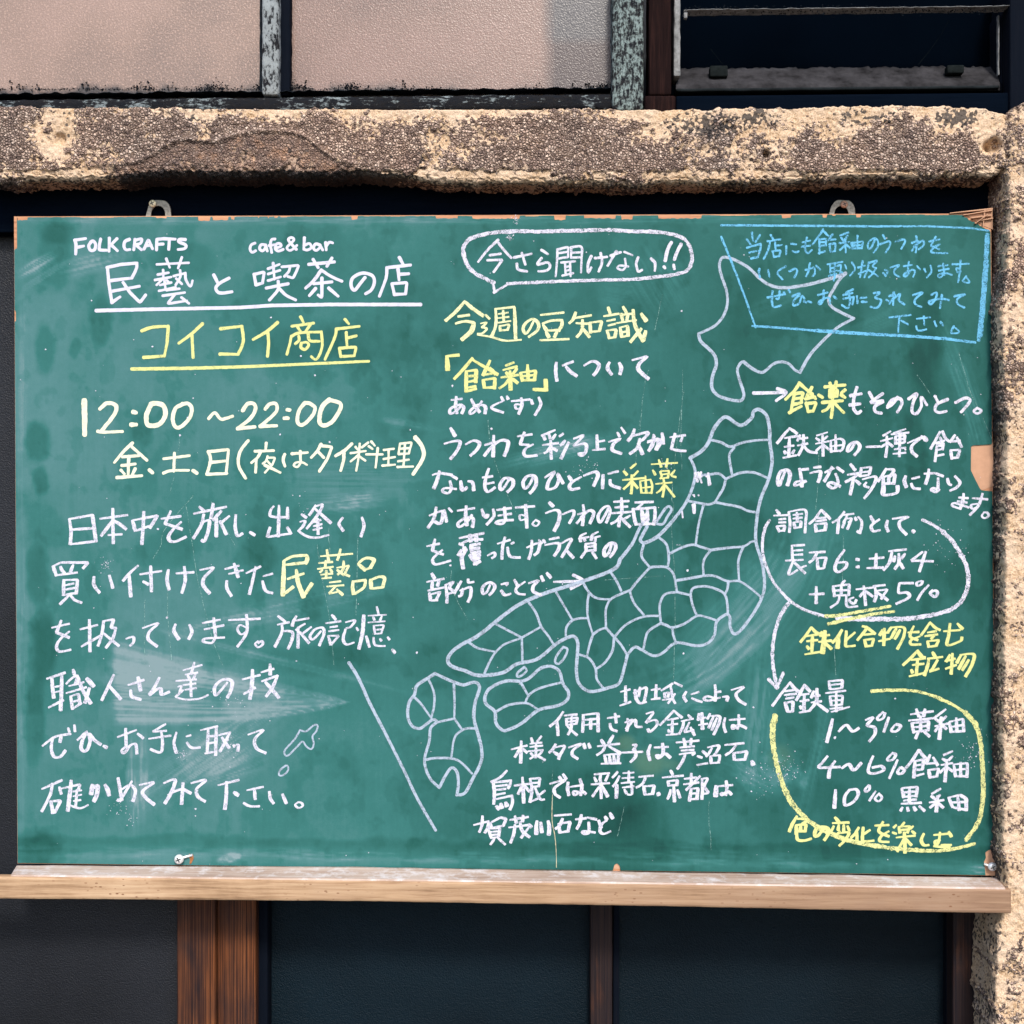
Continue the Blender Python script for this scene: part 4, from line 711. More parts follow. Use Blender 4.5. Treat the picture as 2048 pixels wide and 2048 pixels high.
# ------------------------------------------------------------ concrete lintel
def blob(U, V, cx, cy, rx, ry, soft=.5):
    return sst(1.0+soft-np.hypot((U-cx)/rx, (V-cy)/ry), 0, soft*2)
def pebbles(Pw, sc):
    out = np.empty(len(Pw))
    for i, p in enumerate(Pw):
        out[i] = noise.voronoi(Vector((p[0]*sc, p[1]*sc, p[2]*sc)))[0][0]
    return out
def lintel():
    us = np.arange(-70, 2026, 1.75)
    top = np.interp(us, [-70, 0, 650, 1300, 1560, 1700, 1900, 1960, 2014], [212, 213, 216, 217, 214, 210, 208, 213, 226]) + (fbm(us*.06, us*0, 4, 7)-.5)*9*sst(us, 900, 1500)
    bot = np.interp(us, [-70, 0, 170, 236, 300, 700, 820, 900, 1300, 1500, 1600, 1700, 1900, 1985, 2014], [378, 379, 379, 374, 364, 365, 374, 384, 385, 382, 381, 374, 372, 371, 360]) + (fbm(us*.08, us*0+3, 4, 2)-.5)*8 - 17
    YF = -.020
    # profile rows: (fraction down the front, depth offset)
    rows = []
    for d in np.linspace(.06, .004, 12): rows.append((0, d))
    rows += [(.006, .0018), (.016, .0006)]
    for f in np.linspace(.03, .91, 96): rows.append((f, 0))
    for a in np.linspace(6, 90, 18):
        rows.append((.91+.09*math.sin(math.radians(a)), .009*(1-math.cos(math.radians(a)))))
    for d in np.linspace(.020, .075, 16): rows.append((1.0, d-.008))
    rows = np.array(rows); nr, nc = len(rows), len(us)
    U = np.broadcast_to(us, (nr, nc)).copy(); Vv = top[None]+(bot-top)[None]*rows[:, 0:1]
    base = PA(U, Vv, YF).copy(); base[..., 1] += rows[:, 1:2]
    B = base.reshape(-1, 3); u = U.ravel(); v = Vv.ravel(); fr = np.repeat(rows[:, 0], nc)
    n1 = fbm(u*.012, v*.012, 5, 1); n2 = fbm(u*.035, v*.035, 4, 4); n3 = fbm(u*.09, v*.09, 3, 9)
    cem = .52*n1+.34*n2+.14*n3
    a = .30*blob(u, v, 105, 265, 50, 55) + .22*sst(v, 246, 222)*sst(u, 250, 380) + .13*sst(v, 262, 225)
    a += .34*sst(v, 334, 346)*(1-blob(u, v, 480, 355, 240, 40)) + .10*blob(u, v, 1180, 270, 90, 40) + .14*blob(u, v, 1290, 255, 120, 50) + .20*blob(u, v, 1520, 290, 75, 55) + .15*blob(u, v, 1600, 250, 190, 25) + .26*blob(u, v, 1990, 300, 40, 70) + .12*blob(u, v, 1330, 340, 60, 20)
    a -= .12*blob(u, v, 1180, 330, 200, 40) + .06*blob(u, v, 700, 300, 380, 60) + .10*blob(u, v, 1780, 300, 150, 35)
    Rm = np.clip((cem-.5)*2.6+.22+a*1.55, 0, 1)
    G = np.clip(.60*blob(u, v, 1400, 245, 75, 24) + .55*blob(u, v, 1520, 238, 44, 22) + .62*blob(u, v, 1915, 232, 46, 20) + .42*blob(u, v, 1440, 265, 50, 15) + .35*blob(u, v, 1730, 235, 90, 15)+(n2-.5)*1.0, 0, 1)
    G = np.maximum(G, sst(fr, .975, 1.0)*(.35+.9*(n2-.3)))  # underside darkened in the colour, painting in its shade
    G = np.maximum(G, .95*sst(fr, .935, .96)*blob(u, v, 520, 366, 320, 60, .2))  # black band paints the deep shade under this stretch
    top_arc = 330-62*np.exp(-((u-500)/95)**2)-42*np.exp(-((u-360)/60)**2)-40*np.exp(-((u-600)/60)**2)
    Bm = sst(v-top_arc, -6, 14)*blob(u, v, 470, 335, 260, 75, .25)
    Bm = np.maximum(Bm, .8*blob(u, v, 200, 330, 28, 9))
    pb = pebbles(B, 400.)
    wob = np.array([noise.noise(Vector((p[0]*45, p[1]*45, p[2]*45))) for p in B])
    wob2 = np.array([noise.noise(Vector((p[0]*260, p[1]*260, p[2]*260))) for p in B])
    isp = 1-sst(Rm, .42, .58)
    disp = isp*(1.1-pb)*.0016 + wob*.0017 + wob2*.0011*(1-isp*.5) - .0010*(1-isp)
    ridge = np.exp(-((v-top_arc)/5.0)**2)*blob(u, v, 470, 320, 250, 70, .2)
    disp += ridge*.0030 + Bm*.0008
    disp -= .0022*sst(fr, .86, .93)*sst(wob2, -.1, .35)
    for hx, hy, hr, dp in ((1533, 307, 7, .012), (118, 276, 11, .005), (1992, 288, 13, .012), (1978, 292, 10, .008)):
        disp -= dp*np.exp(-(np.hypot(u-hx, v-hy)/hr)**4)
    N = np.zeros_like(B); N[:, 1] = -1
    ra = np.clip((fr-.91)/.09, 0, 1)*math.pi/2; onr = fr > .91
    N[onr, 1] = -np.cos(ra[onr]); N[onr, 2] = -np.sin(ra[onr]); tp = fr < .01; N[tp, 1] = -.3; N[tp, 2] = .95
    B = B+N*disp[:, None]
    o = mesh('concrete_lintel', B, gridF(nr, nc), M_CONC)
    attr(o, 'mask', np.stack([Rm, G, Bm], 1)); return o
tag(lintel(), 'long weathered pebbledash concrete lintel running above the green chalkboard', 'lintel')

def column():
    """right-hand post: left return face, worn corner, front face"""
    vs = np.arange(199, 2230, 1.9)
    edge = np.interp(vs, [199, 212, 230, 380, 420, 560, 620, 760, 900, 1000, 1400, 1700, 1760, 1830, 1900, 1980, 2230], [2056, 2030, 2016, 2014, 2017, 2010, 1999, 2006, 2012, 2010, 2004, 2004, 2012, 1998, 1991, 1988, 1990]) + (fbm(vs*.05, vs*0, 4, 3)-.5)*10
    YF = -.024; prof = []
    for d in np.linspace(.075, .012, 26): prof.append((0.0, d))
    for a in np.linspace(5, 90, 9): prof.append((8*(1-math.cos(math.radians(a))), .012*(1-math.sin(math.radians(a)))))
    for d in np.arange(10, 130, 2.0): prof.append((d, 0))
    for d in (160, 220, 320): prof.append((d, 0))
    prof = np.array(prof); nr, nc = len(vs), len(prof)
    U = edge[:, None]+prof[None, :, 0]; V2 = np.broadcast_to(vs[:, None], U.shape).copy()
    V2 = V2-np.clip(prof[None, :, 0]-10, 0, 60)*.3*(vs[:, None] < 225)*(1-(vs[:, None]-199)/26)
    base = PA(U, V2, YF).copy(); base[..., 1] += prof[None, :, 1]
    B = base.reshape(-1, 3); u = U.ravel(); v = V2.ravel(); s = np.tile(prof[:, 0], nr); dp = np.tile(prof[:, 1], nr)
    n1 = fbm(u*.015, v*.012, 5, 21); n2 = fbm(u*.05, v*.04, 4, 24)
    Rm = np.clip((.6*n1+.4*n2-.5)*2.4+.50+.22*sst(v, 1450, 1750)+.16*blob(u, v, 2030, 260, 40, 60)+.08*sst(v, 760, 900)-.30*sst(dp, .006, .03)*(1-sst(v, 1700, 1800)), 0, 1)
    G = np.clip((n2-.5)*.8+.02+.50*sst(dp, .003, .02)*sst(v, 480, 640)*(1-sst(v, 1780, 1850))+.20*sst(s, 14, 4)*sst(v, 560, 640), 0, 1)  # side face and corner darkened, its shade painted into the mask
    Bm = np.clip(.55*sst(s, 18, 40)*(1-sst(s, 45, 70))*sst(v, 1760, 1850)*n1+.2*(n1-.4), 0, 1)
    pb = pebbles(B, 400.); wob = np.array([noise.noise(Vector((p[0]*45, p[1]*45, p[2]*45))) for p in B])
    wob2 = np.array([noise.noise(Vector((p[0]*240, p[1]*240, p[2]*240))) for p in B])
    isp = 1-sst(Rm, .42, .58)
    disp = isp*(1.1-pb)*.0016+wob*.0018+wob2*.0012-.0008*(1-isp)
    ang = np.clip(dp/.012, 0, 1)*math.pi/2
    N = np.stack([-np.sin(ang), -np.cos(ang), np.zeros_like(ang)], 1)
    B = B+N*disp[:, None]
    F = gridF(nr, nc)
    # cap on top, running back
    o = mesh('concrete_pillar', B, F, M_CONC)
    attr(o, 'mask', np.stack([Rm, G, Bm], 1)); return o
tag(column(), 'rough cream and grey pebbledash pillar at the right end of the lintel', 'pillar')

# ------------------------------------------------------------ upper windows
def pane(name, x0, y0, x1, y1, yd, mat, parent, yb=.006, gr=True):
    us = np.arange(x0, x1+.1, max(4, (x1-x0)/200)); vs = np.arange(y0, y1+.1, 4)
    us[-1] = x1; vs[-1] = y1
    U, V = np.meshgrid(us, vs); B = PA(U, V, yd).reshape(-1, 3); n = len(B)
    Bk = B.copy(); Bk[:, 1] += yb
    F = gridF(len(vs), len(us)); nr, nc = len(vs), len(us)
    top = np.arange(nc); bt = top+(nr-1)*nc; lf = np.arange(nr)*nc; rg = lf+nc-1
    side = []
    for e in (top, bt, lf, rg): side.append(np.stack([e[:-1], e[1:], e[1:]+n, e[:-1]+n], 1))
    o = mesh(name, np.concatenate([B, Bk]), np.concatenate([F, F[:, ::-1]+n]+side), mat, None, False)
    u = U.ravel(); v = V.ravel()
    if gr:
        e = .50*sst(v, y1-34, y1-12)+.55*sst(fbm(u*.018, v*0, 4, 5), .40, .70)*sst(v, y1-66, y1-14)+.25*sst(v, y1-20, y1-8)+.75*sst(u, x0+38, x0+8)+.42*sst(u, x1-26, x1-2)+.16*sst(v, 60, -20)  # left-hand term paints the shading beside the frame onto the glass
        attr(o, 'grime', np.repeat(np.clip(np.concatenate([e, e]), 0, 1)[:, None], 3, 1))
    return part(o, parent)
W0 = P(600, 190, .05)
tw = empty('transom_window', W0, 'old two-pane frosted beige window with rotten black rail above the lintel', 'window')
rp = P(1081, 92, .066)
M_FROST1 = frost_mat('frosted_beige_glass', (.260, .180, .150)); M_FROST2 = frost_mat('frosted_beige_glass_with_sheet', (.205, .136, .117), (rp[0], rp[2]))
tag(pane('glass_pane', -90, -60, 535, 196, .066, M_FROST1, tw))
tag(pane('glass_pane', 560, -60, 1240, 200, .066, M_FROST2, tw), 'frosted pane with a grey sheet behind its upper corner')
pbox('bottom_rail', -90, 186, 1225, 230, .044, .08, M_RAIL, tw, r=.004, step=.004, amp=.0011, sc=110)
pbox('glazing_ledge', -90, 176, 1222, 188, .052, .072, M_MOSS, tw, r=.003, step=.003, amp=.0018, sc=160)
pbox('mullion', 523, -60, 557, 190, .046, .075, M_PEEL, tw, r=.003, step=.004, amp=.0006, sc=90)
pbox('dark_edge_strip', 519, -60, 525, 184, .055, .07, M_MOSS, tw, r=.001, step=.006, amp=.0008, sc=160)
pbox('dark_edge_strip', 557, -60, 580, 190, .056, .07, M_DARKV, tw, r=.002, step=.006, amp=.0008, sc=160)  # black strip standing in for the shadow at the mullion's side
pbox('jamb', 1224, -60, 1288, 222, .040, .078, M_PEEL2, tw, r=.004, step=.004, amp=.0008, sc=90)
# crumbs of grime and moss along the rail
def crumbs():
    rnd = random.Random(3); V = []; F = []
    def one(p, r):
        b0 = len(V)
        pts = [(0, 0, 1), (1, 0, 0), (0, 1, 0), (-1, 0, 0), (0, -1, 0), (0, 0, -1)]
        for q in pts: V.append([p[k]+q[k]*r*rnd.uniform(.5, 1.3) for k in range(3)])
        for f in ((0, 1, 2), (0, 2, 3), (0, 3, 4), (0, 4, 1), (5, 2, 1), (5, 3, 2), (5, 4, 3), (5, 1, 4)): F.append([b0+i for i in f])
    for _ in range(900):
        x = rnd.uniform(-20, 1222); c = vn(x*.03, 5.)*.6+vn(x*.11, 9.)*.4; c = max(0, (c-.38)*2.6)
        y = 180-abs(rnd.gauss(0, 1.5+7.5*c)); q = rnd.random()
        one(P(x, y, .0655-(.012*q*q if y > 174 else .002*q)), rnd.uniform(.0003, .0009)*(1+.7*c))
    for xc, s_ in ((528, 9), (592, 12), (1210, 10), (430, 14), (700, 12)):
        for _ in range(120): one(P(rnd.gauss(xc, s_), 178-abs(rnd.gauss(0, 6)), rnd.uniform(.058, .0655)), rnd.uniform(.0003, .0010))
    for _ in range(700):
        x = rnd.uniform(1370, 2015); one(P(x, 16+rnd.gauss(0, 3)+abs(rnd.gauss(0, 5)), rnd.uniform(.04, .05)), rnd.uniform(.0004, .0010))
    return mesh('grime', V, F, M_MOSS, None, False)
tag(crumbs(), 'black crumbs of grime and moss along the bottom rail of the frosted window', 'grime', kind='stuff')

M_TAB = simple('hinge_tab', (.009, .0115, .012), .95, 0, 200, .4, .0)
vw = empty('vent_window', P(1680, 160, .06), 'dark narrow vent window with dusty grey sill, right of the frosted panes', 'window')
pbox('side_post', 1298, -60, 1343, 190, .036, .075, M_BROWN, vw, r=.002, step=.005, amp=.0004, sc=90)
pbox('post_foot', 1290, 190, 1352, 232, .034, .08, M_BROWN, vw, r=.002, step=.006, amp=.0006, sc=90)
pbox('side_strip', 1348, -60, 1361, 152, .044, .07, M_DUSTBAR, vw, r=.0015, step=.004, amp=.0007, sc=120)
pbox('bottom_rail', 1352, 184, 2060, 236, .040, .085, M_DARK, vw, r=.002, step=.02)
pbox('side_post', 2020, -60, 2090, 232, .036, .085, M_DARKV, vw, r=.002, step=.02)
pbox('inner_post', 2000, 22, 2019, 186, .056, .085, M_DARKV, vw, r=.002, step=.02)
pbox('edge_strip', 1996, 30, 1999, 150, .054, .058, M_DUSTBAR, vw, r=.0004, step=.003, amp=.0004, sc=200)
pbox('upper_bar', 1368, 11, 2020, 20, .038, .052, M_DUSTBAR, vw, r=.001, step=.003, amp=.0006, sc=130)
pbox('bar_hook', 1368, 20, 1375, 36, .040, .046, M_DUSTBAR, vw, r=.0008, step=.003, amp=.0003, sc=130)
pbox('vent_glass', 1340, -60, 2060, 190, .092, .096, M_VOID, vw, r=.001, step=.05)
a = [P(1360, 136, .080), P(1990, 134, .080), P(2000, 168, .050), P(1352, 170, .050)]
def slope(name, mat, parent):
    n, mrow = 130, 10; V = []
    for j in range(mrow+1):
        for i in range(n+1):
            s = i/n; t = j/mrow; p = (a[0]*(1-s)+a[1]*s)*(1-t)+(a[3]*(1-s)+a[2]*s)*t
            if j == 0: p = p+np.array([0, 0, 1])*(.0022*(vn(i*.35, 2)-.5)+.002*(vn(i*.9, 7)-.5))
            V.append(p+np.array([0, -1, 1])*.0006*(vn(i*.8, j*.8)-.5))
    for i in range(n+1): p = a[3]*(1-i/n)+a[2]*(i/n); V.append(p+np.array([0, 0, -.006]))
    o = mesh(name, V, gridF(mrow+2, n+1)[:, ::1], mat); return part(o, parent)
slope('dusty_sill', M_DUSTY, vw)
pbox('sill_bar', 1352, 170, 2000, 183, .046, .06, M_DUSTBAR if False else simple('greasy_grey_bar', (.010, .013, .015), .9, 0, 60, .4, .05), vw, r=.0015, step=.006, amp=.0003, sc=60)
for x0, x1, y0, y1 in ((1420, 1456, 130, 153), (1895, 1929, 129, 146)):
    pbox('hinge_tab', x0, y0, x1, y1, .056, .066, M_TAB, vw, r=.0015, step=.004)
def wire(name, pts, r, mat, parent=None):
    """round wire along points"""
    V = []; F = []; k = 6
    for i, p in enumerate(pts):
        p = np.array(p); q = np.array(pts[min(i+1, len(pts)-1)])-np.array(pts[max(i-1, 0)]); q = q/np.linalg.norm(q)
        n1 = np.cross(q, [0, 1, 0]); n1 /= max(np.linalg.norm(n1), 1e-9); n2 = np.cross(q, n1)
        for j in range(k): t = 2*math.pi*j/k; V.append(p+(n1*math.cos(t)+n2*math.sin(t))*r)
    for i in range(len(pts)-1):
        for j in range(k): F.append((i*k+j, i*k+(j+1) % k, (i+1)*k+(j+1) % k, (i+1)*k+j))
    F.append(tuple(range(k))); F.append(tuple(range(len(V)-k, len(V))))
    o = mesh(name, V, F, mat)
    return part(o, parent) if parent else o
wire('cobweb_thread', [P(1836, 130, .07), P(1862, 98, .065), P(1884, 66, .06), P(1898, 40, .055)], .00012, M_TAB, vw)
wire('cobweb_thread', [P(1445, 128, .07), P(1432, 112, .066), P(1421, 98, .062)], .00012, M_TAB, vw)

# ------------------------------------------------------------ sliding doors under the lintel
dl = empty('sliding_door', P(180, 1950, .03), 'left sliding door with pebbled dark glass and brown stained stile', 'door')
pbox('glass_pane', -120, 455, 360, 2230, .034, .040, M_PANE_L, dl, r=.001, step=.02)
pbox('top_rail', -120, 350, 2080, 466, .018, .06, M_DARK, None, r=.002, step=.02)
tr = bpy.data.objects['top_rail']; tr.name = 'wooden_head_rail'; tag(tr, 'black wooden head rail in the shade between lintel and chalkboard', 'rail')
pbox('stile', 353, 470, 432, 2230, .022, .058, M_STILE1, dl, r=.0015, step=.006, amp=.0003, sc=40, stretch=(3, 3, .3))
dr = empty('sliding_door', P(1200, 1950, .05), 'right sliding door with smooth navy glass and a thin dark muntin', 'door')
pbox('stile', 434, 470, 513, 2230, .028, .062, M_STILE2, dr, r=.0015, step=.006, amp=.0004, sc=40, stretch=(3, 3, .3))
pbox('glass_pane', 500, 470, 1905, 2230, .058, .063, M_PANE_R, dr, r=.001, step=.02)
pbox('dark_edge_strip', 513, 470, 537, 2230, .040, .058, M_DARKV, dr, r=.002, step=.02)  # black strip painted for the shadow band along the stile's side
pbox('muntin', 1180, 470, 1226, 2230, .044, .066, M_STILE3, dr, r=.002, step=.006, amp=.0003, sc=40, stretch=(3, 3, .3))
pbox('dark_edge_strip', 1226, 470, 1240, 2230, .050, .058, M_DARKV, dr, r=.001, step=.02)
pbox('stile', 1892, 470, 1906, 2230, .050, .060, M_DARKV, dr, r=.001, step=.02)
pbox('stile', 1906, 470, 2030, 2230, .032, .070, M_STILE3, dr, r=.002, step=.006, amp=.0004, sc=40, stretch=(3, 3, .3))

# ------------------------------------------------------------ chalkboard
TL, TR, BL, BR = (28., 433.), (1982., 427.), (35., 1727.), (1991., 1751.5)
board = empty('chalkboard', P(1005, 1735, 0), 'green wall chalkboard covered in white, yellow and blue Japanese handwriting and a map', 'chalkboard')
chips_top = [(28, 56, 8), (160, 228, 3), (311, 334, 4.5), (395, 421, 10), (424, 457, 9), (461, 469, 8), (515, 519, 5), (535, 539, 5), (548, 556, 5), (560, 575, 3), (702, 716, 9), (780, 800, 2.5), (871, 916, 7), (944, 1040, 8), (1050, 1078, 3), (1108, 1132, 11), (1168, 1232, 8), (1242, 1266, 10), (1316, 1404, 9), (1440, 1500, 3), (1563, 1583, 9), (1645, 1655, 8), (1664, 1672, 4), (1712, 1723, 7), (1760, 1800, 2), (1850, 1925, 3)]
def laminate():
    nu, nv = 640, 430
    s = np.linspace(0, 1, nu); t = np.linspace(0, 1, nv)
    # finer near the top edge and the right edge
    t = np.unique(np.concatenate([t, np.linspace(0, .035, 26), np.linspace(.34, .44, 60), np.linspace(.97, 1, 20)])); s = np.unique(np.concatenate([s, np.linspace(.97, 1, 40), np.linspace(0, .01, 8)]))
    for x0, x1, d in chips_top: s = np.concatenate([s, [(x0-28)/1954, (x0-26.5)/1954, (x1-28)/1954, (x1-29.5)/1954]])
    s = np.unique(np.clip(s, 0, 1)); Sg, Tg = np.meshgrid(s, t)
    Un = lambda S_, T_: ((TL[0]*(1-S_)+TR[0]*S_)*(1-T_)+(BL[0]*(1-S_)+BR[0]*S_)*T_, (TL[1]*(1-S_)+TR[1]*S_)*(1-T_)+(BL[1]*(1-S_)+BR[1]*S_)*T_)
    U, V = Un(Sg, Tg)
    xs, tops = U[0], V[0]
    dtop = .8+fbm(xs*.12, xs*0, 3, 8)*1.6
    for x0, x1, d in chips_top:
        inside = (xs >= x0+.5) & (xs <= x1-.5); dtop = np.where(inside, np.maximum(dtop, d*(.9+.25*(vn(xs*.25, xs*0+4)-.5))), dtop)
    dtop = np.where(xs > 1926, np.maximum(dtop, (xs-1926)*.55+4+3*vn(xs*.4, 1)), dtop)
    V = np.maximum(V, (tops+dtop)[None, :])
    ys, rgt, lft = V[:, -1], U[:, -1], U[:, 0]
    rb = rgt-1.0
    prof = np.interp(ys, [886, 889, 891, 905, 940, 955, 977, 981, 972, 969, 1000], [0, 1, 42, 42, 43, 36, 25, 22, 8, 0, 0]); rb = rb-np.where((ys > 886) & (ys < 981), prof, 0)
    prof = np.interp(ys, [1697, 1699, 1704, 1716, 1724, 1738, 1752], [0, 10, 19, 18, 22, 20, 19]); rb = rb-np.where(ys > 1697, prof, 0)
    lb = lft+.3+np.where((ys < 492), 5.5, 0)+np.where((ys > 555) & (ys < 660) & (vn(ys*.06, ys*0) > .45), 2.5, 0)
    U = np.minimum(U, rb[:, None]); U = np.maximum(U, lb[:, None])
    # little notch at the bottom
    yb = V[-1][None, :]-np.where((U > 1226) & (U < 1241), 15*np.sqrt(np.clip(1-((U-1233.5)/7.5)**2, 0, 1)), 1.0)
    V = np.minimum(V, yb)
    B = PA(U, V, -.0002).copy().reshape(-1, 3); u = U.ravel(); v = V.ravel(); n = len(B)
    # --- chalk dust smears over a board tone lighter towards the left
    D = np.interp(u, [28, 300, 800, 1200, 1990], [.72, .70, .58, .44, .40])  # base tone, paler towards the left
    D += (fbm(u*.0045, v*.0045, 4, 31)-.5)*.24
    bl = fbm(u*.012, v*.009, 5, 40); D -= .09*sst(bl, .52, .66)
    bl2 = fbm(u*.03+4, v*.022, 4, 50); D -= .07*sst(bl2, .60, .68)
    D += .03*(vn(u*.35, v*.012, 3)-.5)*sst(v, 450, 900)
    def smear(cx, cy, rx, ry, ang, amt, sx=.012, sy=.35, soft=.6, seed=0, dense=.5):
        ca, sa = math.cos(math.radians(ang)), math.sin(math.radians(ang))
        a_ = (u-cx)*ca+(v-cy)*sa; b_ = -(u-cx)*sa+(v-cy)*ca
        m_ = sst(1+soft-np.hypot(a_/rx, b_/ry), 0, soft*2)
        st = fbm(a_*sx, b_*sy, 3, seed)
        return amt*m_*(dense+(1-dense)*2*sst(st, .35, .75))
    tt = np.clip((u-225)/470, 0, 1); vc = 1365+38*tt+10*np.sin(tt*3); hh = 88*(1-tt)**.75+1
    fan = sst(u+30*(fbm(v*.02, v*0, 3, 5)-.5), 222, 240)*(1-sst(u, 690, 705)); dv = (v-vc)/hh
    fan *= (1-sst(np.abs(dv), .80, 1.04)); stk = fbm(dv*7+tt*.8, tt*1.2, 2, 5)*.5+.5*vn(dv*26+tt*2, tt*2.5, 8)
    D += fan*(.14+.24*sst(stk, .3, .75))
    D += smear(560, 1322, 200, 7, 14, .16, .01, .5, seed=6)+smear(330, 1345, 110, 30, -4, .10, seed=3)
    D += smear(268, 1560, 13, 90, 0, .22, .3, .02, seed=4)+smear(288, 1540, 8, 80, 0, .22, .3, .02, seed=4)+smear(420, 1510, 150, 40, -35, .20, seed=5)+smear(470, 1535, 60, 25, -20, .18, seed=6)
    D += smear(700, 1005, 65, 16, -6, .26, seed=7)+smear(560, 1220, 190, 18, -12, .20, seed=8)+smear(820, 850, 55, 8, 10, .16, seed=9)+smear(700, 960, 120, 40, 0, .10, seed=2)
    D += smear(75, 530, 35, 12, -30, .32, seed=10)+smear(90, 550, 40, 6, -32, .24, seed=11)+smear(180, 525, 70, 18, -14, .16, seed=2)
    D += smear(1105, 905, 85, 16, -14, .30, .012, .5, seed=12)+smear(1160, 885, 60, 10, -14, .20, seed=14)
    # long curved swipes on the right of the map
    rr = np.hypot(u-1180, v-960); aa = np.degrees(np.arctan2(v-960, u-1180))
    D += .11*np.exp(-((rr-455)/75)**2)*sst(aa, 2, 20)*(1-sst(aa, 62, 90))*(.35+1.3*sst(vn(rr*.16, aa*.02, 6), .3, .8))
    D += smear(1480, 1235, 210, 55, -48, .16, .006, .3, seed=33)+smear(1430, 1330, 150, 40, -40, .12, .006, .35, seed=34)
    D += smear(1515, 1440, 30, 120, 6, .20, .25, .01, seed=15)+smear(1640, 1480, 14, 150, 14, .16, .3, .01, seed=16)+smear(1570, 1540, 45, 32, 30, .18, .06, .06, seed=17, dense=.2)+smear(1600, 1560, 18, 12, 40, .22, .1, .1, seed=18)
    D += smear(1405, 1420, 20, 24, 0, .20, seed=19)+smear(1345, 1418, 34, 16, 0, .10)+smear(1355, 1470, 60, 14, 0, .14, seed=3)
    D += smear(1500, 1550, 60, 24, 30, .16, .05, .2, seed=20)+smear(1370, 1700, 260, 14, 2, .10, .02, .2)
    D += smear(1925, 760, 20, 110, -20, .20, .3, .02, seed=21)+smear(1950, 880, 12, 90, -16, .14, .3, .02, seed=22)+smear(1760, 640, 50, 22, -25, .10)
    D += smear(1560, 600, 60, 18, -25, .10, seed=23)+smear(1310, 560, 60, 60, 60, .12, seed=24)+smear(1240, 590, 30, 70, 10, .08)
    D += smear(1000, 1715, 940, 12, .8, .22, .02, .12, soft=.9, seed=25)+smear(1960, 1740, 30, 10, 0, .3, .05, .2)+smear(460, 1716, 22, 8, -10, .4, .1, .1)
    D += smear(44, 1150, 10, 620, .2, .08, .4, .01)+smear(1005, 437, 940, 10, -.2, .16, .02, .3)
    # patches wiped clean: darker green
    for cx, cy, rx, ry, k in ((86, 1290, 26, 70, .26), (75, 1150, 22, 60, .22), (70, 1440, 20, 90, .2), (88, 700, 20, 50, .2), (75, 880, 24, 40, .28), (82, 960, 14, 30, .26), (75, 1700, 50, 40, .22), (200, 640, 22, 50, .22), (150, 700, 12, 20, .16), (330, 1100, 60, 40, .16), (520, 1110, 30, 60, .15), (620, 1210, 30, 25, .18), (115, 465, 40, 26, .16), (110, 510, 35, 60, .14), (370, 520, 60, 40, .14), (280, 860, 24, 30, .12), (1850, 650, 34, 150, .16), (1830, 900, 22, 90, .17), (1290, 590, 60, 50, .10), (700, 690, 200, 40, .10), (880, 1330, 60, 60, .12), (1180, 1600, 110, 60, .14), (1250, 1640, 60, 40, .12), (640, 1320, 130, 30, .12)):
        D -= 1.0*k*blob(u, v, cx+18*(fbm(u*.03, v*.03, 3, 60)-.5), cy+24*(fbm(u*.03, v*.03, 3, 61)-.5), rx, ry, .35)
    D -= .15*sst(v+26*(fbm(u*.02, v*.02, 4, 70)-.5)-.012*(u-28), 1664, 1676)*(1-sst(v-.012*(u-28), 1700, 1712))
    Yd = .8*blob(u, v, 1252, 1487, 18, 16)+.9*blob(u, v, 1300, 1525, 32, 24)+.5*blob(u, v, 1345, 1530, 14, 10)+.5*blob(u, v, 1560, 1515, 22, 24)
    D = np.clip(D, 0, 1)
    Bk = B.copy(); Bk[:, 1] = .0010
    nr, nc = U.shape; top = np.arange(nc); bt = top+(nr-1)*nc; lf = np.arange(nr)*nc; rg = lf+nc-1
    side = [np.stack([e[:-1], e[1:], e[1:]+n, e[:-1]+n], 1) for e in (top, bt, lf, rg)]
    o = mesh('painted_face', np.concatenate([B, Bk]), np.concatenate([gridF(nr, nc)]+side), M_BOARD, None, False)
    z = np.stack([D, np.clip(Yd, 0, 1), D*0], 1); attr(o, 'dust_tone', np.concatenate([z, z])); return part(o, board)
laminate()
def core():
    c = [P(*TL, .0011), P(*TR, .0011), P(*BR, .0011), P(*BL, .0011)]
    V = [tuple(p) for p in c]+[(p[0], .013, p[2]) for p in c]
    return part(mesh('plywood_core', V, [(0, 3, 2, 1), (4, 5, 6, 7), (0, 1, 5, 4), (1, 2, 6, 5), (2, 3, 7, 6), (3, 0, 4, 7)], M_CORE, None, False), board)
core()
# pale bare wood in the big chips, set into the core
def plate(name, pts, yf, yb, mat, parent, label=None):
    n = len(pts); V = [tuple(P(x, y, yf)) for x, y in pts]; V += [(p[0], yb, p[2]) for p in V]
    F = [tuple(range(n))[::-1], tuple(range(n, 2*n))]+[(i, (i+1) % n, (i+1) % n+n, i+n) for i in range(n)]
    o = mesh(name, V, F, mat, None, False)
    if label: o['label'] = label
    return part(o, parent) if parent else o
plate('bare_patch', [(1942, 888), (1986, 884), (1987.5, 972), (1965, 980), (1950, 974), (1942, 950)], .0007, .012, M_CHIP, board, 'patch of pale wood showing where the green face is torn off')
plate('bare_patch', [(1964, 1698), (1989.5, 1696), (1990, 1751), (1966, 1750.5)], .0007, .012, M_CHIP, board)
plate('bare_patch', [(1224, 1722), (1243, 1722), (1243, 1738), (1224, 1737.5)], .0007, .012, M_CHIP, board)
plate('bare_patch', [(1926, 428), (1985, 422), (1986, 459), (1966, 451), (1950, 440)], .0007, .012, M_CHIP, board)
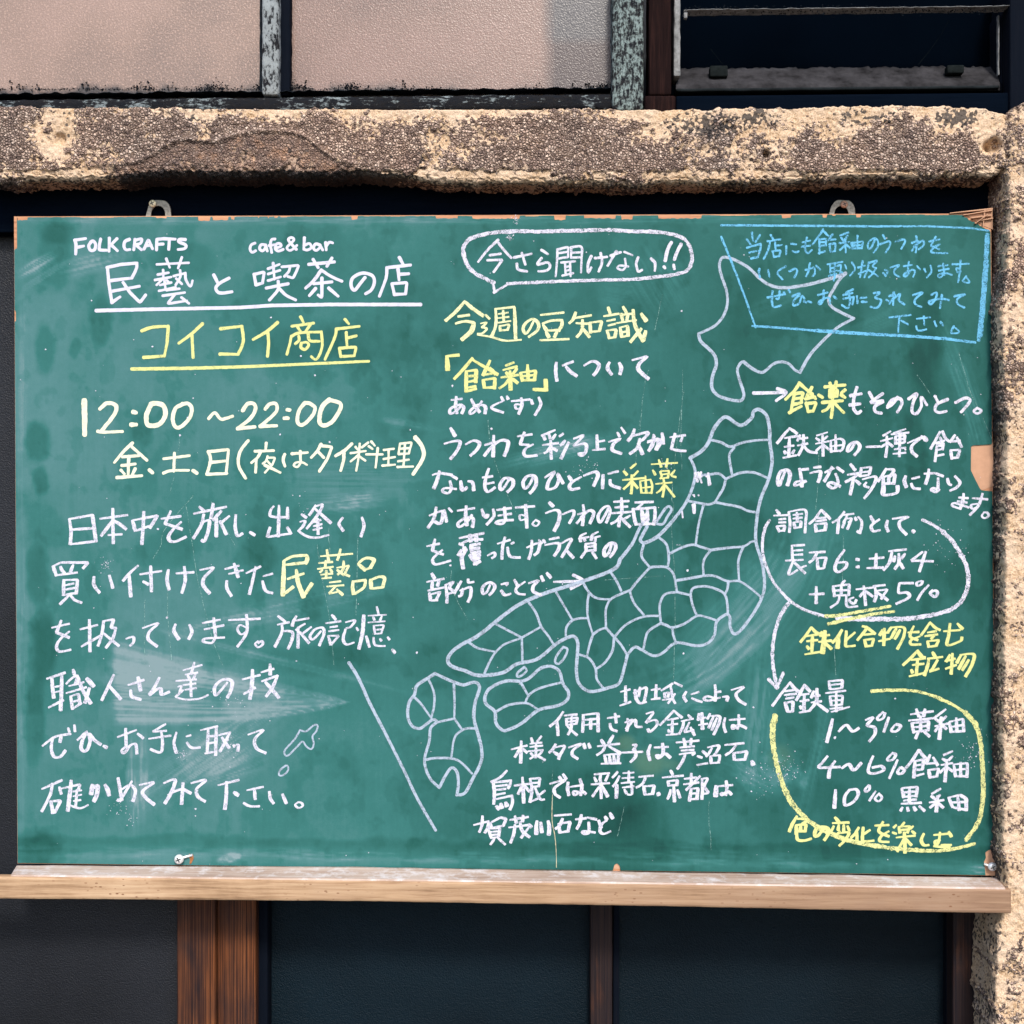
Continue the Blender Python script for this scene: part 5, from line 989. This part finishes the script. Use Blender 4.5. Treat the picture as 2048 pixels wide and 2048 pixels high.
# splintered corner
rnd = random.Random(8)
for i, (x0, y0, x1, y1, wd) in enumerate(((1900, 426, 1986, 417, 3.2), (1926, 430, 1985, 420, 2.6), (1944, 436, 1984, 430, 2.8), (1950, 447, 1976, 428, 2.4), (1966, 452, 1970, 420, 3.0), (1960, 441, 1986, 436, 2.6))):
    dx, dy = x1-x0, y1-y0; L = math.hypot(dx, dy); nx, ny = -dy/L*wd/2, dx/L*wd/2
    plate('wood_splinter', [(x0+nx*.4, y0+ny*.4), (x0-nx*.4, y0-ny*.4), (x1-nx, y1-ny), (x1+nx, y1+ny)], -.0012-.0006*(i % 4), .002+.0005*(i % 3), M_CHIP, board)

# --- writing
def catmull(Q, n=8):
    Q = [Q[0]]+Q+[Q[-1]]; Q = np.array(Q, float); out = []
    for i in range(1, len(Q)-2):
        a_, b_, c_, d_ = Q[i-1:i+3]
        for t in np.arange(n)/n:
            out.append(.5*((2*b_)+(-a_+c_)*t+(2*a_-5*b_+4*c_-d_)*t*t+(-a_+3*b_-3*c_+d_)*t**3))
    out.append(Q[-2]); return np.array(out)
def chaikin(Q, d=2.2):
    """cut the corners of a polyline a little so the pen turns rather than snaps"""
    Q = np.array(Q, float)
    if len(Q) < 3: return Q
    out = [Q[0]]
    for i in range(1, len(Q)-1):
        a_, b_, c_ = Q[i-1], Q[i], Q[i+1]
        la, lc = np.linalg.norm(a_-b_), np.linalg.norm(c_-b_)
        p = b_+(a_-b_)/max(la, 1e-6)*min(d, la*.4); q = b_+(c_-b_)/max(lc, 1e-6)*min(d, lc*.4)
        out += [p, (p+q)/4+b_/2, q]
    out.append(Q[-1]); return np.array(out)
def resample(Q, step):
    d = np.r_[0, np.cumsum(np.linalg.norm(np.diff(Q, axis=0), axis=1))]
    n = max(2, int(d[-1]/step)+1); t = np.linspace(0, d[-1], n+1)
    return np.stack([np.interp(t, d, Q[:, 0]), np.interp(t, d, Q[:, 1])], 1)
wr = np.random.RandomState(4); _layer = [0]
WIDEN = 1.02
def ribbon(Q, wpx, V, F, rough=.06, nib=0):
    step = 1.7; Q = resample(Q, step); n = len(Q)
    T = np.gradient(Q, axis=0); T /= np.maximum(np.linalg.norm(T, axis=1, keepdims=True), 1e-6)
    N = np.stack([-T[:, 1], T[:, 0]], 1)
    k = np.linspace(0, 1, n); r = wpx/2*(1.0+.07*np.sin(k*3+wr.rand()*6))
    r = r*(1.06-.14*k) if nib == 0 else r*(.72+.46*np.abs(T[:, 1]*.94+T[:, 0]*.25)**1.2)*(.86+.26*np.minimum(1, k*2.5)+.10*(wr.rand()-.5))
    jl = 1+rough*wr.randn(n); jr = 1+rough*wr.randn(n)
    sm = lambda a_: (a_+np.r_[a_[:1], a_[:-1]]+np.r_[a_[1:], a_[-1:]])/3
    jl = sm(jl); jr = sm(jr)
    # round cap rows before and after
    L = []; R = []
    caps = [(-.92, .42), (-.6, .80), (-.25, .97)] if nib == 0 else [(-.62, .55), (-.50, .86), (-.2, 1.0)]
    for o_, f in caps: L.append(Q[0]+T[0]*r[0]*o_+N[0]*r[0]*f*(1+rough*wr.randn())); R.append(Q[0]+T[0]*r[0]*o_-N[0]*r[0]*f*(1+rough*wr.randn()))
    for i in range(n): L.append(Q[i]+N[i]*r[i]*jl[i]); R.append(Q[i]-N[i]*r[i]*jr[i])
    for o_, f in caps[::-1]: L.append(Q[-1]-T[-1]*r[-1]*o_+N[-1]*r[-1]*f*(1+rough*wr.randn())); R.append(Q[-1]-T[-1]*r[-1]*o_-N[-1]*r[-1]*f)
    m_ = len(L); _layer[0] = (_layer[0]+1) % 48
    y0 = -.00025-_layer[0]*6e-6
    L = np.array(L); R = np.array(R); yy = y0-np.arange(m_)*1.2e-8*1.0-np.linspace(0, 4e-6, m_)
    PL = PA(L[:, 0], L[:, 1], yy); PR = PA(R[:, 0], R[:, 1], yy)
    b0 = len(V); V.extend(np.stack([PL, PR], 1).reshape(-1, 3).tolist())
    for i in range(m_-1): F.append((b0+2*i, b0+2*i+1, b0+2*i+3, b0+2*i+2))
NAMES = {'rule': 'underline', 'marks': 'smudged_marks', 'bubble': 'speech_bubble', 'diagonal': 'dividing_line', 'islands': 'map_outline', 'hokkaido': 'map_outline', 'honshu': 'map_outline', 'box': 'frame_line', 'oval': 'oval_line', 'yellow': 'underline', 'arrow': 'arrow'}
COLN = {'P': 'pale yellow', 'T': 'white', 'Q': 'yellow', 'W': 'white', 'C': 'cream', 'Y': 'yellow', 'L': 'pale grey white', 'B': 'blue', 'R': 'white'}
def writing():
    ox = oy = 0.; col = 'W'; w_ = 20.; sc = 4.; nm = 'lettering'; V = []; F = []; note = ''
    def flush():
        if V:
            o = mesh(nm, np.array(V), np.array(F), CH[col], None, False); part(o, board)
            kindw = {'lettering': 'handwriting', 'map_outline': 'line drawing of the Japanese islands'}.get(nm, nm.replace('_', ' '))
            o['label'] = COLN[col]+' chalk '+kindw+note
            V.clear(); F.clear()
    for ln in STROKES.strip().splitlines():
        ln = ln.strip()
        if not ln: continue
        if ln[0] == '@':
            flush(); hd = ln[1:].split(' ', 1); p = hd[0].split(','); txt = hd[1] if len(hd) > 1 else ''
            ox, oy, col, w_ = float(p[0]), float(p[1]), p[2], float(p[3]); sc = float(p[4]) if len(p) > 4 else 4.
            nm = 'lettering'; note = ' reading '+txt if txt else ''
            for k_, v_ in NAMES.items():
                if txt.split(' ')[0] == k_ or txt.split(' ')[-1] == k_: nm = v_; note = ''
            if txt in ('コイコイ', '商店'): note = ' of the large yellow title'
            continue
        for st in ln.split(';'):
            st = st.strip()
            if not st: continue
            if st[0] == '*': w_ = float(st[1:].split()[0]); continue
            sm_ = st[0] == '~'; pts = [(ox+float(q.split(',')[0])/sc, oy+float(q.split(',')[1])/sc) for q in st.lstrip('~').split()]
            Q = catmull(pts) if sm_ else chaikin(pts)
            wide = 1.0 if col in 'LR' or w_ > 30 and col != 'C' or nm != 'lettering' else WIDEN
            ribbon(Q, w_/sc*wide*(1.06 if nm == 'lettering' and col in 'WPY' else 1), V, F, .20 if col in 'BRQ' else (.09 if col != 'T' else .05), 1 if nm == 'lettering' and col in 'WPYB' and oy+oy > 1090 and not (col == 'Y' and ox < 700) else 0)
    flush()
writing()

# --- hairline cracks, scratches and specks in the paint
M_CRACK = chalk_mat('pale_scratch', (.26, .42, .40), .46, 900., 1)
M_CRACK2 = simple('bare_crack', (.42, .38, .26), .9)
CR = [[(387, 990), (330, 1058), (322, 1090), (306, 1118)], [(372, 1010), (383, 1080), (400, 1180), (420, 1260), (445, 1330)], [(334, 1150), (336, 1230), (343, 1320)], [(290, 1200), (289, 1330)],
      [(360, 870), (352, 930), (340, 985)], [(420, 1000), (470, 1090)], [(657, 1056), (660, 1110)], [(634, 1090), (645, 1160), (656, 1220), (668, 1330)], [(716, 1070), (712, 1230)],
      [(1298, 740), (1290, 765), (1283, 820), (1280, 860)], [(1270, 930), (1280, 840)], [(1368, 780), (1355, 870), (1344, 990), (1348, 1010), (1343, 1060), (1350, 1180), (1348, 1360)], [(1366, 740), (1362, 860), (1363, 940)],
      [(1106, 1540), (1104, 1590), (1106, 1620)], [(1418, 1600), (1417, 1640), (1421, 1670), (1422, 1700)], [(976, 840), (983, 900), (1010, 980), (1040, 1040)], [(902, 1140), (905, 1180), (935, 1240)],
      [(1638, 880), (1636, 960), (1632, 1020)], [(1686, 1070), (1687, 1100), (1685, 1160)], [(1668, 1290), (1672, 1360)], [(1210, 1160), (1320, 1152)], [(1235, 1672), (1243, 1640), (1248, 1612)],
      [(1835, 750), (1862, 790)], [(1918, 705), (1940, 780), (1968, 840), (1984, 880)], [(1325, 590), (1310, 660)]]
def scratches():
    V = []; F = []
    for i, c in enumerate(CR):
        Q = catmull(c, 10); Q = Q+np.stack([fbm(np.arange(len(Q))*.4, i*3.3+np.zeros(len(Q)), 2, 1)-.5, np.zeros(len(Q))], 1)*3
        ribbon(Q, .7, V, F, .35)
    return part(tag(mesh('scratches', np.array(V), np.array(F), M_CRACK, None, False), kind='stuff'), board)
scratches()
V_, F_ = [], []
ribbon(catmull([(1105, 1590), (1104, 1640), (1109, 1668), (1112, 1698), (1113, 1735)], 12), 1.3, V_, F_, .35)
part(mesh('crack', np.array(V_), np.array(F_), M_CRACK2, None, False), board)
def specks():
    rnd = random.Random(11); V = []; F = []
    def dot(x, y, r):
        b0 = len(V); k = 7
        for j in range(k): t = 2*math.pi*j/k; q = r*rnd.uniform(.6, 1.2); V.append(tuple(P(x+q*math.cos(t), y+q*math.sin(t), -.00058)))
        F.append(tuple(range(b0, b0+k))[::-1])
    for _ in range(220): dot(rnd.uniform(40, 1975), rnd.uniform(445, 1735), abs(rnd.gauss(0, .5))+.35)
    for cx, cy, s_, n_ in ((245, 1610, 20, 30), (265, 1640, 12, 14), (462, 1400, 30, 30), (455, 1500, 26, 40), (1575, 1540, 30, 70), (1520, 1560, 30, 50), (1900, 1100, 40, 40), (365, 1510, 10, 40), (210, 1130, 12, 40), (1030, 440, 10, 30), (1020, 475, 5, 40), (1330, 930, 10, 30), (1945, 1500, 25, 60), (1360, 1090, 6, 6), (1170, 940, 26, 40), (600, 1010, 20, 10)):
        for _ in range(n_): dot(rnd.gauss(cx, s_*.6), rnd.gauss(cy, s_*.6), abs(rnd.gauss(0, .5))+.3)
    for x, y, r in ((375, 835, 2), (360, 871, 2.4), (183, 601, 1.8), (542, 635, 2.2), (305, 693, 2.2), (602, 712, 2), (630, 751, 2.2), (560, 869, 2), (659, 884, 2.4), (834, 1305, 2.6), (316, 1058, 2.6), (334, 1235, 2.4), (983, 858, 2.8), (901, 1131, 2.6), (905, 772, 2.4), (391, 1618, 2.2), (391, 1632, 1.6), (1790, 1397, 2.2), (1375, 1141, 2.6), (1386, 990, 1.8), (1363, 622, 2.2), (91, 699, 1.8), (1367, 1307, 2.4)): dot(x, y, r)
    return part(tag(mesh('chalk_specks', V, F, CH['W'], None, False), kind='stuff'), board)
specks()

# --- screws in the board
def screw(parent, px, py, y, rpx, mat, tilt=0.):
    c = P(px, py, y); r = rpx*.00046; V = []; F = []; k = 20
    rings = [(1.0, 0.0), (1.0, .35), (.72, .62), (.3, .74)]
    for rr, h in rings:
        for j in range(k): t = 2*math.pi*j/k; V.append((c[0]+r*rr*math.cos(t), c[1]-r*h, c[2]+r*rr*math.sin(t)))
    for q in range(len(rings)-1):
        for j in range(k): F.append((q*k+j, q*k+(j+1) % k, (q+1)*k+(j+1) % k, (q+1)*k+j))
    F.append(tuple(range(3*k, 4*k)))
    o = mesh('screw', V, F, mat); part(o, parent)
    for an in (25, 115):
        a_ = math.radians(an); dx, dz = math.cos(a_)*r*.55, math.sin(a_)*r*.55; nx, nz = -math.sin(a_)*r*.11, math.cos(a_)*r*.11
        yy = c[1]-r*.80
        VV = [(c[0]-dx-nx, yy-an*1e-7, c[2]-dz-nz), (c[0]+dx-nx, yy-an*1e-7, c[2]+dz-nz), (c[0]+dx+nx, yy-an*1e-7, c[2]+dz+nz), (c[0]-dx+nx, yy-an*1e-7, c[2]-dz+nz)]
        VV += [(x, y_+r*.3, z) for x, y_, z in VV]
        s_ = mesh('screw_slot', VV, [(0, 1, 2, 3), (4, 7, 6, 5), (0, 4, 5, 1), (1, 5, 6, 2), (2, 6, 7, 3), (3, 7, 4, 0)], M_SLOT, None, False)
        s_.parent = o; s_.matrix_parent_inverse = o.matrix_world.inverted() if False else Matrix.Translation(parent.location).inverted() @ Matrix.Identity(4)
        s_.matrix_parent_inverse = Matrix.Identity(4)
    return o
screw(board, 358.5, 1718, -.0035, 9.5, M_ZINC)
wire('screw_shank', [P(360, 1717, -.003), P(370, 1714, -.0022), P(385, 1710, -.0006)], .0012, M_ZINC, board)
plate('rust_mark', [(378, 1708), (386, 1709), (387, 1718), (382, 1728), (379, 1728), (380, 1718), (377, 1713)], -.0006, .0002, M_RUST, board)
screw(board, 1984, 1733, -.0022, 8.5, M_ZINC)
wire('screw_shank', [P(1968, 1728, -.0008), P(1974, 1730, -.0016), P(1980, 1732, -.002)], .0012, M_ZINC, board)

# --- hanger plates
def hanger(name, x0, x1, cx, sx, sy_, label):
    e = empty(name, P(cx, 432, .012), label, 'hanger')
    ytop, yb = 400, 446; outer = [(x0, yb), (x0+2, 430), (x0+7, 412), (x0+13, ytop+4), (x0+19, ytop)]
    xr = x1; outer += [(xr-13, ytop+1), (xr-6, ytop+6), (xr-2, 414), (xr, 430), (xr, yb)]
    inner = []
    for k in range(13): t = math.pi*k/12; inner.append((cx+14.5*math.cos(t), 428-17*math.sin(t)))
    inner = [(cx+14.5, yb)]+inner+[(cx-14.5, yb)]
    # strip between outer (left to right) and inner (right to left)
    A = resample(np.array(outer, float), 3.0); Bq = resample(np.array(inner[::-1], float), 3.0)
    n = 26
    A = resample(A, 1e-9) if False else np.stack([np.interp(np.linspace(0, 1, n), np.linspace(0, 1, len(A)), A[:, i]) for i in (0, 1)], 1)
    Bq = np.stack([np.interp(np.linspace(0, 1, n), np.linspace(0, 1, len(Bq)), Bq[:, i]) for i in (0, 1)], 1)
    yf, ybk = .0125, .0140
    V = [tuple(P(x, y, yf)) for x, y in A]+[tuple(P(x, y, yf)) for x, y in Bq]; V += [(p[0], ybk, p[2]) for p in V]
    F = []
    for i in range(n-1):
        F += [(i, i+1, n+i+1, n+i), (2*n+i, 3*n+i, 3*n+i+1, 2*n+i+1), (i, 2*n+i, 2*n+i+1, i+1), (n+i, n+i+1, 3*n+i+1, 3*n+i)]
    part(mesh('plate', V, F, M_STEEL, None, False), e)
    screw(e, sx, sy_, .0118, 7.2, M_BRASS if cx < 1000 else M_COPPER)
    return e
hanger('hanger_plate', 290, 342, 316, 305.5, 407.5, 'small steel hanger plate on the left end of the chalkboard, bright brass screw')
hanger('hanger_plate', 1656, 1711, 1683, 1688, 409, 'small steel hanger plate on the right end of the chalkboard, reddish dull screw')

# ------------------------------------------------------------ chalk shelf
sh = empty('chalk_shelf', P(1000, 1790, -.02), 'weathered pale wooden ledge running under the chalkboard', 'shelf')
def shelf():
    # front board
    xs = np.arange(-60, 2023, 5.0); xs[-1] = 2022
    top = np.interp(xs, [-60, 0, 700, 1300, 2022], [1752, 1753.5, 1762, 1769.5, 1780]); bot = np.interp(xs, [-60, 0, 700, 1300, 2022], [1797, 1798.5, 1803, 1813, 1828])
    top = top+(fbm(xs*.02, xs*0, 4, 5)-.5)*1.6; bot = bot+(fbm(xs*.03, xs*0, 4, 6)-.5)*1.6
    top += -2.5*blob(xs, xs*0, 1022, 0, 22, 1)*0
    YF = -.034; r = .0012; V = []
    ring = []
    for i in range(len(xs)):
        T_ = P(xs[i], top[i], YF); B_ = P(xs[i], bot[i], YF); yo = .0004*(vn(i*.07, 3)-.5)
        pr = [(YF+.0072, T_[2]), (YF+.004, T_[2]), (YF+.0006, T_[2]-.0003), (YF, T_[2]-.0012)]
        for k in range(1, 8): pr.append((YF, T_[2]-.0012+(B_[2]-T_[2]+.0022)*k/8))
        pr += [(YF, B_[2]+.0010), (YF+.0008, B_[2]+.0002), (YF+.003, B_[2]), (YF+.0072, B_[2])]
        pr.append(pr[0])
        ring.append([(T_[0], y+(yo if k_ else 0), z) for k_, (y, z) in enumerate(pr)])
    nr, nc = len(ring), len(ring[0]); V = np.array(ring).reshape(-1, 3); F = gridF(nr, nc).tolist()
    F.append(list(range(nc))); F.append(list(range((nr-1)*nc, nr*nc))[::-1])
    part(mesh('front_board', V, F, M_SHELF), sh)
    # moulded top strip: a cove rising to the board face
    n = 260; V = []; nc = 0
    for i in range(n+1):
        s = i/n; fx = 20+(2012-20)*s; bx = 34+(1993-34)*s
        fy = np.interp(fx, [0, 700, 1300, 2022], [1752.5, 1761, 1768.5, 1778.5]); by = np.interp(bx, [35, 700, 1300, 1990], [1729.5, 1733, 1743, 1754])
        A = P(fx, fy, -.0335); Bp = P(bx, by+.6, -.0008); m_ = 12; rr = []
        lip = .0006*(vn(i*.2, 9)-.5)
        for k in range(m_+1):
            t = k/m_; y = -.0320+(.0312)*t; z = A[2]+.0006+(Bp[2]-A[2]-.0006)*(t**2.2); x = A[0]*(1-t)+Bp[0]*t
            e = min(1, k/3) if s in (0, 1) else 1
            rr.append((x, y, z+lip*(k > m_-1)))
        rr = [(rr[0][0], rr[0][1], A[2]-.012)]+rr+[(rr[-1][0], -.0004, rr[-1][2]-.001), (rr[-1][0], -.0004, A[2]-.012)]; rr.append(rr[0])
        nc = len(rr); V += rr
    F = gridF(n+1, nc).tolist(); F.append(list(range(nc))); F.append(list(range(n*nc, (n+1)*nc))[::-1])
    part(mesh('cove_moulding', V, F, M_SHELFT), sh)
shelf()
for o in list(bpy.data.objects):
    if '_e' in o: del o['_e']
    if o.type in ('MESH', 'EMPTY') and o.parent is None and 'kind' not in o: o['kind'] = 'thing'
